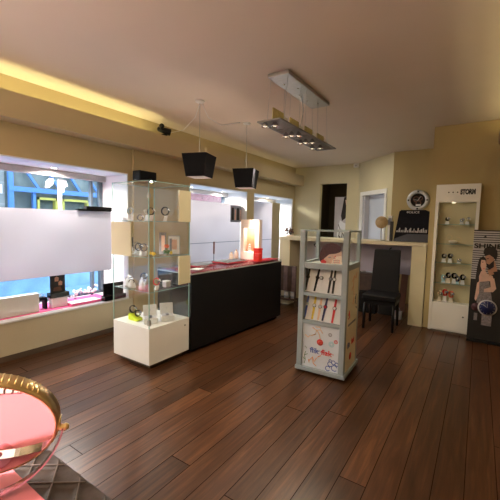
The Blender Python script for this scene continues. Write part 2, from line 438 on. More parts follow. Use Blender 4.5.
MB().b2((-.1, 2.72, 2.08), (-.07, 2.97, 2.26)).build('sign_plate', 'paper', fa)
MB().b2((-.17, 7.8, 2.0), (.0, 11.4, 2.9)).build('red_panel', 'redsign', fa)

# ------------------------------------------------------------------ window display: partitions, downlights
PX = -3.87
for i, (ya, yb, z0, z1, lab) in enumerate(((-.85, 2.60, .765, 1.495, 'wide frosted white screen in the leftmost window'),
        (4.0, 5.40, .60, 1.74, 'frosted white screen in the middle window with a small photo card'),
        (5.72, 6.62, .60, 1.84, 'frosted white screen in the far window behind the lit showcase'))):
    t = thing('frosted_screen', lab, 'screen', (PX, ya, z0), group='frosted window screens')
    MB().b2((-.004, 0, 0), (.004, yb-ya, z1-z0)).build('panel', 'frost', t)
    if i:
        MB().b2((.0045, 0, 1.03-z0), (.008, yb-ya, 1.04-z0)).build('seam', 'greyp', t)
    for y in (.04, yb-ya-.04):
        MB().cyl((0, y, -.0005), (0, y, SILL+(.0258 if i == 0 else .0185)-z0), .006).build('support_rod', 'steel', t)
k = tag(MB().b2((-.035, 0, 0), (.035, .33, .055), bev=.004).b2((-.03, -.10, 0), (.03, 0, .02)).build('black_case', 'black', loc=(PX, 2.26, 1.496)), 'flat black case lying on top of the wide frosted screen', 'case')
k = tag(MB().b2((-.015, 0, 0), (.015, .36, 1.47), bev=.004).build('beige_panel', 'wall', loc=(PX-.05, 6.69, SILL+.019)), 'beige upright board in the far window right of its screen', 'board')
ph = thing('photo_card', 'small photo card of dark figures stuck on the middle window screen', 'photo', (PX+.006, 5.08, 1.40))
MB().b2((0, 0, 0), (.004, .37, .31)).build('card', 'greyp', ph)
b = MB()
for y, m_, w_ in ((.03, 0, .07), (.12, 1, .05), (.19, 0, .08), (.29, 1, .05)):
    b.b2((.0042, y, .04), (.006, y+w_, .27-.03*m_), mi=m_)
b.build('printed_figures', ['hair', 'skinl'], ph)
def downlight(y, z, x=-4.08, power=25, big=1, lab=''):
    t = thing('recessed_downlight', lab, 'light', (x, y, z), group='window reveal downlights')
    MB().lathe([(.028, -.004), (.040, -.004), (.045, -.0005), (.028, -.0005)], seg=24).build('trim_ring', 'chrome', t)
    MB().lathe([(0, -.003), (.028, -.003), (.028, -.0005), (0, -.0005)], seg=24).build('lens', 'downl', t)
    ld = bpy.data.lights.new('reveal_spot', 'SPOT'); ld.energy = power; ld.spot_size = R(170); ld.spot_blend = .6; ld.shadow_soft_size = .03; ld.color = (1, .95, .88)
    lo = bpy.data.objects.new('reveal_spot', ld); COL.objects.link(lo); lo.location = (x, y, z-.03)
HZ = HEAD-.012
downlight(2.02, HZ, lab='bright recessed spotlight over the leftmost window display, near the palm decal', power=85)
downlight(1.0, HZ, lab='added unseen spotlight over the leftmost window, middle of its row', power=85)  # added out of view to brighten the frosted screen
downlight(.0, HZ, lab='added unseen spotlight over the leftmost window, end furthest from the glass tower', power=85)  # another out-of-view lamp added for the frosted screen
downlight(4.25, HZ, lab='recessed spotlight over the middle window, its near end', power=48)
downlight(5.1, HZ, lab='recessed spotlight over the middle window, its far end', power=48)
downlight(6.75, HZ, lab='recessed spotlight over the far window beside the corner', power=110)

# ------------------------------------------------------------------ watches (generic)
def make_watch(name, label, strap, dial, loc, rz=0, rad=.028, w=.016, case=True, group=None, tilt=0.):
    th = rad*.24
    """closed strap loop standing up, hole looking along local Y, dial on the upper front"""
    t = thing(name, label, 'watch' if case else 'bracelet', loc, rz, group)
    MB().ring((0, 0, rad+th), rad, w, th, sx=.9).build('strap' if case else 'band', strap, t)
    if case:
        MB().cyl((rad*.75, 0, rad*1.35+.003), (rad*.75+.012, 0, rad*1.35+.010), w*.85, seg=20).build('case', 'chrome', t)
        MB().cyl((rad*.75+.012, 0, rad*1.35+.010), (rad*.75+.0135, 0, rad*1.35+.0108), w*.68, seg=20).build('dial', dial, t)
    return t
def make_stand(label, mat, loc, rz=0, h=.05, w=.045, d=.04, group=None):
    return tag(MB().prism([(-w/2, -d/2, 0), (w/2, -d/2, 0), (w*.32, -d*.2, h), (-w*.32, -d*.2, h)], (0, d*.7, 0)).build('watch_stand', mat, loc=loc, rz=rz), label, 'stand', group)

# ------------------------------------------------------------------ glass tower display case
cc = (-2.73, 2.29)
CW, CD = .54, .52
tc = thing('display_case', 'tall square glass display tower with white base beside the black counter', 'display case', (cc[0], cc[1], 0))
hx, hy = CW/2, CD/2
MB().b2((-hx+.05, -hy+.05, .001), (hx-.05, hy-.05, .05)).build('plinth', 'basec', tc)
body = MB().b2((-hx, -hy, .05), (hx, hy, .40), bev=.003).build('base', 'white', tc)
MB().cyl((hx, hy-.06, .33), (hx+.006, hy-.06, .33), .009).build('lock', 'steel', body)
for nm, p, q in (('glass_pane', (-hx, -hy, .4005), (hx, -hy+.006, 1.75)), ('glass_pane', (-hx, hy-.006, .4005), (hx, hy, 1.75)),
             ('glass_pane', (-hx, -hy+.0065, .4005), (-hx+.006, hy-.0065, 1.75)), ('glass_pane', (hx-.006, -hy+.0065, .4005), (hx, hy-.0065, 1.75))):
    MB().b2(p, q).build(nm, 'glass', tc)
b = MB()
for sx in (-1, 1):
    for sy in (-1, 1):
        b.b2((sx*hx-.003*(1+sx)-.0005, sy*hy-.003*(1+sy)-.0005, .4005), (sx*hx+.003*(1-sx)+.0005, sy*hy+.003*(1-sy)+.0005, 1.75))
b.build('corner_edges', 'edge', tc)
b = MB().b2((-hx, -hy, 1.7505), (hx, hy, 1.757)); top = b.build('top_pane', 'shelf', tc)
b = MB()
for p, q in (((-hx, -hy), (hx, -hy)), ((-hx, hy), (hx, hy)), ((-hx, -hy), (-hx, hy)), ((hx, -hy), (hx, hy))):
    b.tube([(p[0], p[1], 1.754), (q[0], q[1], 1.754)], .004, 6)
b.build('edge', 'edge', top)
SH = (.735, 1.058, 1.39)
for z in SH:
    s_ = MB().b2((-hx+.007, -hy+.007, z-.003), (hx-.007, hy-.007, z+.003)).build('shelf', 'shelf', tc)
    b = MB()
    b.tube([(-hx+.008, -hy+.008, z), (hx-.008, -hy+.008, z), (hx-.008, hy-.008, z)], .0032, 6)
    b.build('edge', 'edge', s_)
# cream grip panels that spiral up the corners
for p, q in (((hx+.0005, .10, SH[2]), (hx+.014, hy, 1.70)), ((-hx, -hy-.0145, SH[1]), (-hx+.30, -hy-.001, SH[2]-.01)),
             ((hx+.0005, .10, SH[0]+.03), (hx+.014, hy, SH[1]-.01)), ):
    pn = MB().b2(p, q, bev=.002).build('cream_panel', 'cream', tc)
    xm = (p[0]+q[0])/2; ym = (p[1]+q[1])/2
b = MB()
for z in (1.62, 1.50): pass
b.b2((hx-.02, -hy-.004, 1.60), (hx+.004, -hy+.02, 1.64)); b.build('corner_clamp', 'alu', tc)
MB().b2((hx-.022, -hy-.004, .43), (hx+.004, -hy+.022, .48)).build('corner_clamp', 'alu', tc)
def C(u, v, z): return (cc[0]+u, cc[1]+v, z+.0035)   # case coordinates
grp = 'watches in the glass tower'
ld = bpy.data.lights.new('case_fill', 'POINT'); ld.energy = 1.8; ld.color = (1, .96, .90); ld.shadow_soft_size = .006  # added fill that brightens the case contents, no lamp fitted there
for z in (1.73, 1.02):
    lo = bpy.data.objects.new('case_fill', ld); COL.objects.link(lo); lo.parent = tc; lo.location = (0.05, -.05, z)
# top shelf
for i, (u, v, strap, lab) in enumerate(((-.02, -.12, 'blackp', 'small dark watch on the top shelf of the glass tower, at the front corner'),
        (.16, -.14, 'hair', 'dark strap watch on a white stand, top shelf of the glass tower, second from right'),
        (.20, .0, 'blackp', 'large dark strap watch on white stand, rightmost on glass tower top shelf'))):
    h = .0 if i == 0 else .055
    if h: make_stand('white wedge stand on the top shelf of the glass tower under the %s watch' % ('left dark' if i == 1 else 'large right'), 'paper', C(u, v, SH[2]), R(-35), h=.055)
    make_watch('watch', lab, strap, 'paper', C(u, v-.006, SH[2]+h), R(35), rad=(.024, .029, .034)[i], w=.022, group=grp)
for i, (u, v, mat) in enumerate(((-.20, -.1, 'chrome'), (-.13, -.16, 'chrome'), (-.06, -.2, 'silver'), (-.15, .06, 'chrome'))):
    pos = ('farthest left', 'second from left', 'third from left', 'at the back')[i]
    make_stand('clear white wedge stand, %s on the top shelf of the glass tower' % pos, 'paper', C(u, v, SH[2]), R(20), h=.06, w=.035)
    make_watch('bracelet', 'silver bracelet on a stand, %s, glass tower top shelf' % pos, mat, 'paper', C(u, v-.005, SH[2]+.06), R(30), rad=.026, w=.014, case=False, group='silver bracelets on the top shelf')
# second shelf
t = thing('pen', 'slim dark pen leaning on the second shelf of the glass tower', 'pen', C(-.20, -.12, SH[1]))
MB().tube([(-.03, 0, 0.004), (.02, .0, .12)], .005, 8).build('barrel', 'blackp', t); MB().tube([(.02, 0, .12), (.04, 0, .17)], [.005, .003], 8).build('cap', 'chrome', t)
t = thing('hanging_watch', 'long dark strap watch hanging on a clear post, second shelf of the glass tower', 'watch', C(-.12, -.14, SH[1]))
MB().b2((-.008, -.003, .06), (.008, .003, .17)).build('strap', 'hair', t); MB().cyl((0, -.006, .05), (0, .002, .05), .02).build('case', 'chrome', t); MB().cyl((0, -.0065, .05), (0, -.006, .05), .015).build('dial', 'paper', t)
MB().cyl((0, .006, 0), (0, .006, .17), .004).lathe([(0, 0), (.025, 0), (.025, .006), (0, .006)]).build('post', 'whitep', t)
for i, (u, v, lab) in enumerate(((-.01, -.15, 'dark round watch behind the corner edge, second shelf of the glass tower'), (.08, -.16, 'dark watch beside the yellow moss, second shelf of the glass tower'), (-.17, -.05, 'silver watch lying near the back, second shelf of the glass tower'))):
    make_stand('white wedge stand under the %s watch on the second shelf of the glass tower' % ('corner', 'flowerside', 'rear silver')[i], 'paper', C(u, v, SH[1]), R(10), h=.04)
    make_watch('watch', lab, 'blackp' if i < 2 else 'chrome', 'paper', C(u, v-.004, SH[1]+.04), R(40), rad=.031, w=.022, group=grp)
t = thing('poster_card', 'tall pinkish poster card on the second shelf of the glass tower', 'card', C(.09, .06, SH[1]), R(35))
MB().b2((-.035, 0, 0), (.035, .004, .22)).build('card', 'dress', t); MB().b2((-.012, -.001, .03), (.022, -.0002, .19)).build('print', 'skinl', t)
t = thing('framed_card', 'white framed picture card with a flower on the second shelf of the glass tower', 'card', C(.18, .13, SH[1]), R(42))
MB().b2((-.06, 0, 0), (.06, .005, .19)).build('frame', 'silver', t); MB().b2((-.053, -.001, .007), (.053, -.0002, .183)).build('print', 'paper', t)
b = MB()
b.b2((-.03, -.002, .05), (.03, -.0012, .15), mi=0); b.b2((-.045, -.002, .02), (-.02, -.0012, .16), mi=1)
b.build('printed_figure', ['skinl', 'greyp'], t)
b = MB(); random.seed(3)
for i in range(16):
    b.ball((random.uniform(-.05, .05), random.uniform(-.02, .02), .012+random.random()*.02), .012, sub=1)
tag(b.build('moss_cluster', 'yellow', loc=C(.16, -.13, SH[1])), 'yellow moss cluster on the second shelf of the glass tower', 'decoration')
t = thing('flower_sprig', 'coral rose with green leaves on the second shelf of the glass tower', 'flowers', C(.215, .0, SH[1]))
b = MB()
for i in range(7): a = i*.9; b.ball((.012*math.cos(a), .012*math.sin(a), .085+.006*(i % 3)), .014, sub=1)
b.build('bloom', 'coral', t)
MB().tube([(0, 0, .002), (.003, 0, .075)], .003).build('stem', 'green', t)
b = MB()
for i in range(9):
    a = i*.75; b.ball((.022*math.cos(a), .025*math.sin(a), .025+.01*(i % 3)), .014, sub=1, sz=.5)
b.build('leaf', 'green', t)
b = MB()
for i in range(8): b.ball((.012*math.cos(i*2), .045+.012*(i % 3), .02+.008*(i % 2)), .012, sub=1)
b.build('yellow_bud', 'yellow', t)
# third shelf
for i, (u, v, s_) in enumerate(((-.21, -.10, .9), (-.13, -.18, 1.15), (-.04, -.21, 1.), (-.04, -.09, .9), (.08, -.19, .8))):
    pos = ('leftmost', 'second from left', 'third from left', 'middle', 'rightmost')[i]
    t = thing('display_bust', 'white jewellery bust, %s on the third shelf of the glass tower' % pos, 'jewellery bust', C(u, v, SH[0]), R(20), 'white busts on the third shelf')
    MB().lathe([(0, 0), (.036*s_, 0), (.040*s_, .02), (.030*s_, .06*s_), (.012*s_, .085*s_), (.011*s_, .10*s_), (0, .103*s_)], sy=.6).build('bust', 'paper', t)
    if i < 4: MB().ring((0, -.006, .063*s_), .026*s_, .012, .004, sz=.8, seg=20).build('chain', 'chrome' if i % 2 else 'hair', t)
for i, (u, v, c_, lab) in enumerate(((.19, -.10, 'redp', 'red strap watch on a white stand, third shelf of the glass tower'), (-.16, .03, 'hair', 'dark watch at the back of the third shelf of the glass tower'))):
    make_stand('white wedge stand under the %s watch on the third shelf of the glass tower' % ('red', 'rear dark')[i], 'paper', C(u, v, SH[0]), R(-30), h=.04)
    make_watch('watch', lab, c_, 'paper', C(u, v-.004, SH[0]+.04), R(35), rad=.029, w=.022, group=grp)
t = thing('cushion_box', 'small clear cushion box beside the red watch, third shelf of the glass tower', 'box', C(.16, .05, SH[0]))
MB().b2((-.03, -.03, 0), (.03, .03, .05), bev=.006).build('box', 'paperg', t); MB().b2((-.03, -.03, .051), (.03, .03, .062), bev=.003).build('lid', 'paper', t)
# bottom of the case
b = MB().prism([(-.07, -.03, 0), (.06, -.03, 0), (.06, -.03, .02), (-.07, -.03, .06)], (0, .07, 0))
tag(b.build('acrylic_ramp', 'lime', loc=C(-.07, -.15, .40)), 'bright lime acrylic ramp at the bottom of the glass tower', 'stand')
for i, (u, z, r_) in enumerate(((-.122, .060, .032), (-.045, .038, .026))):
    make_watch('watch', ('black strap watch high on the lime ramp', 'black strap watch lower on the lime ramp')[i], 'blackp', 'greyp', C(u, -.14, .40+z), R(25), rad=r_, w=.02, group='black watches on the lime ramp')
for i, (u, v, rz) in enumerate(((.12, -.12, R(55)), (.18, .04, R(55)))):
    t = thing('watch_box', ('open white watch box nearest the corner edge of the glass tower', 'open white watch box further back in the glass tower')[i], 'box', C(u, v, .40), rz, 'open white watch boxes')
    MB().b2((-.065, -.05, 0), (.065, .05, .055), bev=.004).build('tray', 'paper', t)
    l_ = MB().box((0, .062, .105), (.13, .018, .115), rx=R(-14), bev=.004).build('lid', 'paper', t)
    MB().b2((-.055, -.04, .0552), (.055, .04, .058)).build('lining', 'paperg', t)
    MB().box((0, -.015, .066), (.03, .05, .014), bev=.004).build('cushion', 'greyp', t)
    MB().ring((0, .0495, .112), .004, .001, .0015, seg=14).build('crest', 'greyp', l_)

# ------------------------------------------------------------------ black sales counter
ct = thing('sales_counter', 'long matt black sales counter with a glass display top', 'counter', (-2.448, 2.57, 0), R(-2.5))
CL, CDp, CH = 1.80, .55, .84
MB().b2((-CDp, 0, .04), (0, CL, CH), bev=.003).build('body', 'black', ct)
MB().b2((-CDp+.04, .03, .001), (-.05, CL-.03, .04)).build('plinth', 'black', ct)
MB().b2((-CDp, 0, CH+.0005), (.003, CL, CH+.012)).build('rim', 'alu', ct)
MB().b2((-CDp+.02, .02, CH+.0125), (-.02, CL-.02, CH+.0145)).build('lining', 'redc', ct)
MB().b2((-CDp, 0, CH+.030), (.006, CL, CH+.038)).build('glass_top', 'shelf', ct)
b = MB()
for p, q in (((-CDp, 0), (0, .006)), ((-CDp, CL-.006), (0, CL)), ((-.006, .006), (0, CL-.006)), ((-CDp, .006), (-CDp+.006, CL-.006))):
    b.b2((p[0], p[1], CH+.0125), (q[0], q[1], CH+.0295))
b.build('side_glass', 'shelf', ct)
CT = CH+.0385
def K(d, y, z=CT):   # counter coordinates: d behind the front edge, y along it
    c_, s_ = math.cos(R(-2.5)), math.sin(R(-2.5))
    return (-2.448 + c_*(-d) - s_*y, 2.57 + s_*(-d) + c_*y, z)
# trays on the counter
for i, (d_, y0, w_, l_, lab) in enumerate(((.30, .42, .24, .32, 'black jewellery tray lying near the glass tower end of the black counter'), (.27, .95, .26, .42, 'black jewellery tray with red rim in the middle of the black counter'))):
    t = thing('jewellery_tray', lab, 'tray', K(d_, y0), R(-2.5))
    MB().b2((-w_/2, -l_/2, 0), (w_/2, l_/2, .012), bev=.003).build('base', 'redc', t)
    MB().b2((-w_/2+.015, -l_/2+.015, .0121), (w_/2-.015, l_/2-.015, .016)).build('velvet', 'blackp', t)
tag(MB().b2((-.085, -.28, 0), (.085, .28, .004)).build('counter_mat', 'redc', loc=K(.105, 1.49), rz=R(-2.5)), 'crimson cloth runner at the far end of the black counter', 'cloth')
b = MB()
for i in range(5): b.ring((.012*i-.03, .03*i-.06, .0125), .012, .010, .002, seg=16)
tag(b.build('chain_bracelet', 'chrome', loc=K(.10, .30), rz=R(30)), 'silver chain bracelet lying at the near end of the black counter', 'bracelet')
tag(MB().b2((-.05, -.07, 0), (.05, .07, .006), bev=.002).build('paper_pad', 'paper', loc=K(.09, .17), rz=R(15)), 'small white paper pad at the near end of the black counter', 'paper pad')
# slim tag post
t = thing('tag_post', 'slim dark post with a hanging tag standing on the black counter', 'post', K(.46, .84))
MB().lathe([(0, 0), (.03, 0), (.03, .006), (.005, .01), (.004, .25), (0, .25)]).build('post', 'hair', t); MB().b2((-.012, -.005, .10), (.012, .005, .26), bev=.004).build('tag', 'brown2', t)
# lit showcase
S = thing('lit_showcase', 'glowing blush white showcase with a rounded front and square niche on the black counter', 'showcase', K(.36, 1.53), R(20))
SW, SD, SH_ = .27, .20, .56
out = []
b = MB()
def arcwall(x0, x1, z0, z1):
    pts = []
    n = 8
    for i in range(n+1):
        x = x0+(x1-x0)*i/n; pts.append((x, -SD/2-.05*(1-(2*x/SW)**2), z0))
    pts += [(x1, SD/2, z0), (x0, SD/2, z0)]
    b.prism(pts, (0, 0, z1-z0))
arcwall(-SW/2, -SW/2+.055, 0, SH_); arcwall(SW/2-.055, SW/2, 0, SH_)
arcwall(-SW/2+.055, SW/2-.055, .44, SH_); arcwall(-SW/2+.055, SW/2-.055, 0, .10)
b.b2((-SW/2+.055, SD/2-.03, .10), (SW/2-.055, SD/2, .44))
b.build('housing', 'blush', S)
MB().b2((-SW/2+.056, SD/2-.034, .101), (SW/2-.056, SD/2-.0305, .439)).build('lining', 'blushin', S)
ld = bpy.data.lights.new('showcase_lamp', 'POINT'); ld.energy = 1.0; ld.color = (1, .86, .72); ld.shadow_soft_size = .02
lo = bpy.data.objects.new('showcase_lamp', ld); COL.objects.link(lo); lo.parent = S; lo.location = (0, -.03, .40)
ld = bpy.data.lights.new('showcase_fill_spot', 'SPOT'); ld.energy = 230; ld.color = (1, .88, .78); ld.spot_size = R(26); ld.spot_blend = .7; ld.shadow_soft_size = .02  # added spot without a fixture, makes the showcase front glow
lo = bpy.data.objects.new('showcase_fill_spot', ld); COL.objects.link(lo); lo.location = (-2.45, 3.75, 2.2)
lo.rotation_euler = (Vector(K(.36, 1.47, .98))-lo.location).to_track_quat('-Z', 'Y').to_euler()
t = thing('bracelet_cone', 'silver bracelet cone inside the lit showcase niche', 'jewellery stand', K(.37, 1.505, CT+.1005))
MB().lathe([(0, 0), (.03, 0), (.018, .10), (0, .12)]).build('cone', 'paper', t)
b = MB()
for z in (.03, .06, .09):
    b.lathe([(.031-z*.13, z-.006), (.036-z*.13, z), (.031-z*.13, z+.006)], seg=20)
b.build('bangle', 'chrome', t)
for i, (d_, y, s_, h_) in enumerate(((.135, 1.385, .088, .165), (.065, 1.285, .08, .10))):
    t = thing('gift_box', ('taller red gift box beside the lit showcase', 'shorter red gift box at the right of the pair by the lit showcase')[i], 'box', K(d_, y, CT+.0045), R(-2.5))
    MB().b2((-s_/2, -s_/2, 0), (s_/2, s_/2, h_-.03), bev=.003).build('box', 'red', t); MB().b2((-s_/2-.003, -s_/2-.003, h_-.029), (s_/2+.003, s_/2+.003, h_), bev=.003).build('lid', 'red', t)
for i, (d_, y, h_) in enumerate(((.50, 1.36, .13), (.50, 1.25, .10), (.46, 1.20, .07))):
    t = thing('perfume_bottle', ('tallest blush bottle left of the lit showcase', 'blush bottle behind, left of the lit showcase', 'lowest blush bottle left of the lit showcase')[i], 'bottle', K(d_, y))
    MB().lathe([(0, 0), (.03, 0), (.032, .01), (.03, h_*.7), (.012, h_*.8), (0, h_*.8)]).build('bottle', 'blush', t); MB().cyl((0, 0, h_*.8), (0, 0, h_), .012).build('cap', 'orangel', t)

# ------------------------------------------------------------------ window sill items
Z0 = SILL+.0185
tag(MB().b2((-.2, 0, 0), (.2, 3.2, .006)).build('pink_sheet', 'pink', loc=(-4.02, -.6, Z0)), 'pink card sheet lining the sill of the leftmost window', 'sheet')
Z1 = Z0+.0065
tag(MB().b2((-.03, 0, 0), (.03, .62, .20), bev=.003).build('white_block', 'paper', loc=(-3.88, 1.10, Z1)), 'long white display block on the pink window sheet', 'block')
t = thing('photo_stand', 'black photo card of a couple on a stand on the window sill', 'photo', (-3.93, 1.87, Z1))
MB().b2((-.03, .0, 0), (.04, .17, .11), bev=.003).build('pedestal', 'paper', t)
MB().b2((-.035, -.02, .111), (.05, .19, .165), bev=.003).build('black_top', 'blackg', t)
cd = MB().b2((0, .0, .166), (.006, .165, .37)).build('card', 'blackp', t)
b = MB()
def yz(pts, x, mi): b.prism([(x, y, z) for y, z in pts], (.0008, 0, 0), mi)
yz([(.05, .29), (.09, .29), (.095, .33), (.07, .345), (.05, .33)], .0062, 0); yz([(.09, .24), (.13, .24), (.135, .28), (.11, .295), (.09, .275)], .0062, 0)
yz([(.03, .18), (.13, .18), (.11, .23), (.04, .22)], .0062, 1)
b.build('printed_figures', ['skin', 'brown2'], cd)
for i, (y, w_) in enumerate(((1.70, .13),)):
    t = thing('ring_stand', 'small grey block stand with rings left of the black photo card', 'jewellery stand', (-3.95, y, Z1))
    MB().b2((-.04, -.02, 0), (.04, .0, .10)).b2((-.04, w_-.02, 0), (.04, w_, .10)).b2((-.04, -.02, .1001), (.04, w_, .13)).build('block', 'navyd', t)
    b = MB()
    for k in range(3): b.ring((0, .01+.045*k, .131+.021), .017, .012, .004, seg=18, mat=Matrix.Rotation(R(90), 4, 'Z'))
    b.build('ring', 'chrome', t)
for i, (y, lab) in enumerate(((1.52, 'white jewellery block left of the ring stand'), (1.38, 'small white pebble stand far left on the window sill'))):
    tag(MB().lathe([(0, 0), (.03, 0), (.035, .015), (.02, .03), (0, .035)], seg=16).build('pebble', 'paper', loc=(-4.12, y, Z1), rz=0), lab, 'stand', 'white pebbles') if i else None
t = thing('flower_garland', 'white flower garland with blue leaves on the window sill', 'flowers', (-4.1, 2.08, Z1)); random.seed(5)
b = MB()
for i in range(34):
    b.ball((random.uniform(-.05, .05), i*.014, .03+random.random()*.06+.0015*i), random.uniform(.012, .022), sub=1)
b.build('blossoms', 'paper', t)
b = MB()
for i in range(14): b.ball((random.uniform(-.05, .05), i*.03, .02+random.random()*.05), .018, sub=1, sz=.5)
b.build('leaves', 'navy', t)
t = thing('display_tray', 'pink edged tray with a white sheet on the window sill', 'tray', (-3.90, 2.05, Z1))
MB().b2((-.06, 0, 0), (.09, .36, .02)).build('tray', 'pink', t); MB().b2((-.055, .005, .0205), (.085, .355, .026)).build('sheet', 'paper', t)
t = thing('black_display_box', 'black display box with angled lid at the right end of the leftmost sill', 'box', (-3.76, 2.44, Z1))
MB().b2((-.05, -.03, 0), (.03, .27, .06), bev=.003).build('base', 'blackg', t); MB().b2((-.03, -.02, .061), (-.01, .26, .21), bev=.003).build('lid', 'blackg', t)
# far sill end: small dark shapes
t = thing('dried_flowers', 'dark dried flower bunch in a pale dish on the far left end of the desk', 'flowers', (-2.78, 5.42, 1.1705)); random.seed(9)
MB().lathe([(0, 0), (.05, 0), (.07, .025), (.062, .025), (.045, .005), (0, .005)]).build('dish', 'blush', t)
b = MB()
for i in range(26):
    b.ball((random.uniform(-.08, .08), random.uniform(-.04, .04), .04+random.random()*.12), random.uniform(.012, .022), sub=1, mi=i % 2)
for i in range(8): b.tube([(0, 0, .02), (random.uniform(-.08, .08), random.uniform(-.04, .04), .13)], .003, 6, mi=0)
b.build('blossoms', ['brown', 'brown2'], t)

# ------------------------------------------------------------------ soffit speaker and camera spotlight
t = thing('loudspeaker', 'black box loudspeaker on the pilaster above the glass tower', 'speaker', (XL+.0355, 2.80, 1.90))
MB().b2((0, 0, 0), (.14, .27, .125), bev=.006).build('cabinet', 'black', t); MB().b2((.1405, .01, .01), (.146, .26, .115), bev=.004).build('grille', 'fabric', t)
t = thing('clip_spotlight', 'black clip spotlight with a white cable on the soffit edge', 'spotlight', (-3.53, 3.17, 2.5205))
MB().b2((-.03, -.03, 0), (.03, .03, .015), bev=.003).tube([(0, 0, .015), (0, 0, .05)], .008).build('clamp', 'black', t)
MB().cyl((-.02, -.06, .07), (.05, .06, .045), .035, .045).ball((-.02, -.06, .07), .035).build('head', 'black', t)
MB().ball((.03, -.07, .10), .035, sub=2).build('knuckle', 'black', t)
MB().tube([(.02, .03, .03), (.25, .10, .06), (.55, .0, .15), (.80, -.20, .198)], .004, 6).build('cable', 'whitep', t)

# ------------------------------------------------------------------ pendants
def pendant(label, x, y, zt, first=None):
    t = thing('pendant_lamp', label, 'lamp', (x, y, ZC), R(17.5), 'black square pendants')
    h = .245; w = .29
    MB().lathe([(0, 0), (.05, 0), (.05, -.014), (.012, -.022), (0, -.022)]).build('ceiling_rose', 'whitep', t)
    z = zt-ZC
    MB().tube([(0, 0, -.022), (0, 0, z-.002)], .0025, 6).build('cord', 'alu', t)
    b = MB()
    a = w/2; c_ = a*.77
    o = [(-a, -a, z), (a, -a, z), (a, a, z), (-a, a, z)]; u = [(-c_, -c_, z-h), (c_, -c_, z-h), (c_, c_, z-h), (-c_, c_, z-h)]
    for k in range(4): b.poly([o[k], o[(k+1) % 4], u[(k+1) % 4], u[k]])
    s_ = .97
    oi = [(p[0]*s_, p[1]*s_, p[2]) for p in o]; ui = [(p[0]*s_, p[1]*s_, p[2]) for p in u]
    for k in range(4): b.poly([oi[k], oi[(k+1) % 4], ui[(k+1) % 4], ui[k]], 1); b.poly([u[k], u[(k+1) % 4], ui[(k+1) % 4], ui[k]]); b.poly([o[k], o[(k+1) % 4], oi[(k+1) % 4], oi[k]])
    b.build('shade', ['fabric', 'lampin'], t)
    MB().b2((-c_*.96, -c_*.96, z-h+.006), (c_*.96, c_*.96, z-h+.010)).build('diffuser', 'lampin', t)
    b = MB()
    for k in range(2): b.tube([(-a*.97, 0, z-.01), (a*.97, 0, z-.01)] if k else [(0, -a*.97, z-.01), (0, a*.97, z-.01)], .003, 6)
    b.build('carrier', 'steel', t)
    return t
pendant('black square fabric pendant lamp nearer the camera over the counter', -2.638, 2.88, 2.135)
pendant('black square fabric pendant lamp further away over the counter', -2.657, 3.822, 2.105)
tag(MB().tube([(-2.67, 2.95, ZC-.005), (-2.75, 3.15, 2.63), (-2.80, 3.45, 2.62), (-2.71, 3.74, ZC-.005)], .004, 6).build('lamp_cable', 'whitep'), 'white cable sagging between the two black pendant lamps', 'cable')

# ------------------------------------------------------------------ halogen chandelier
ch = thing('halogen_chandelier', 'long chrome halogen chandelier hung by wires from a steel ceiling plate', 'chandelier', (-1.545, 3.17, ZC))
MB().b2((-.105, -.49, -.035), (.105, .47, -.001), bev=.006).build('ceiling_plate', 'steel', ch)
for y in (-.30, -.15, .02, .06, .2, .33): MB().cyl((.03 if int(y*100) % 2 else -.04, y, -.041), (.03 if int(y*100) % 2 else -.04, y, -.0355), .008, seg=10).build('screw', 'chrome', ch)
ZR = -.455
b = MB()
y0, y1, hw = -.63, .70, .115
b.b2((-hw, y0, ZR), (-hw+.03, y1, ZR+.012)).b2((hw-.03, y0, ZR), (hw, y1, ZR+.012))
for y in (y0, -.33, -.02, .32, y1-.05): b.b2((-hw+.03, y, ZR), (hw-.03, y+.05, ZR+.012))
b.b2((-hw+.03, y0+.05, ZR+.004), (hw-.03, y1-.05, ZR+.008))
b.build('rail', 'darkalu', ch)
for y in (-.48, -.17, .15, .46):
    g_ = MB().b2((.03, y-.14, ZR+.0125), (.038, y+.05, ZR+.11), bev=.002).build('amber_glass', 'amber', ch)
    MB().b2((.03, y+.06, ZR+.0125), (.038, y+.13, ZR+.085), bev=.002).build('white_glass', 'whitep', ch)
for i, y in enumerate((-.60, -.20, .12, .40)):
    for x in (-.06, .0, .06) if i in (1, 2) else (-.05, .03):
        l_ = MB().lathe([(.016, .0), (.032, -.030), (.034, -.038), (.029, -.038), (.012, -.014), (0, -.014)], (x, y+.03*(x > 0), ZR-.001), seg=18).cyl((x, y+.03*(x > 0), ZR-.001), (x, y+.03*(x > 0), ZR+.02), .014, seg=12).build('lamp_holder', 'chrome', ch)
        MB().ball((x, y+.03*(x > 0), ZR-.029), .018, sub=2, sz=.6).build('bulb', 'bulb', l_)
for y in (-.46, -.2, -.08, .2, .44):
    for x in (-.085, .085): MB().tube([(x, y, -.036), (x, y*1.12, ZR+.012)], .0014, 5).build('wire', 'alu', ch)
MB().tube([(0, 0, -.036), (.01, .02, -.2), (-.01, -.02, ZR+.012)], .003, 6).build('cable', 'alu', ch)

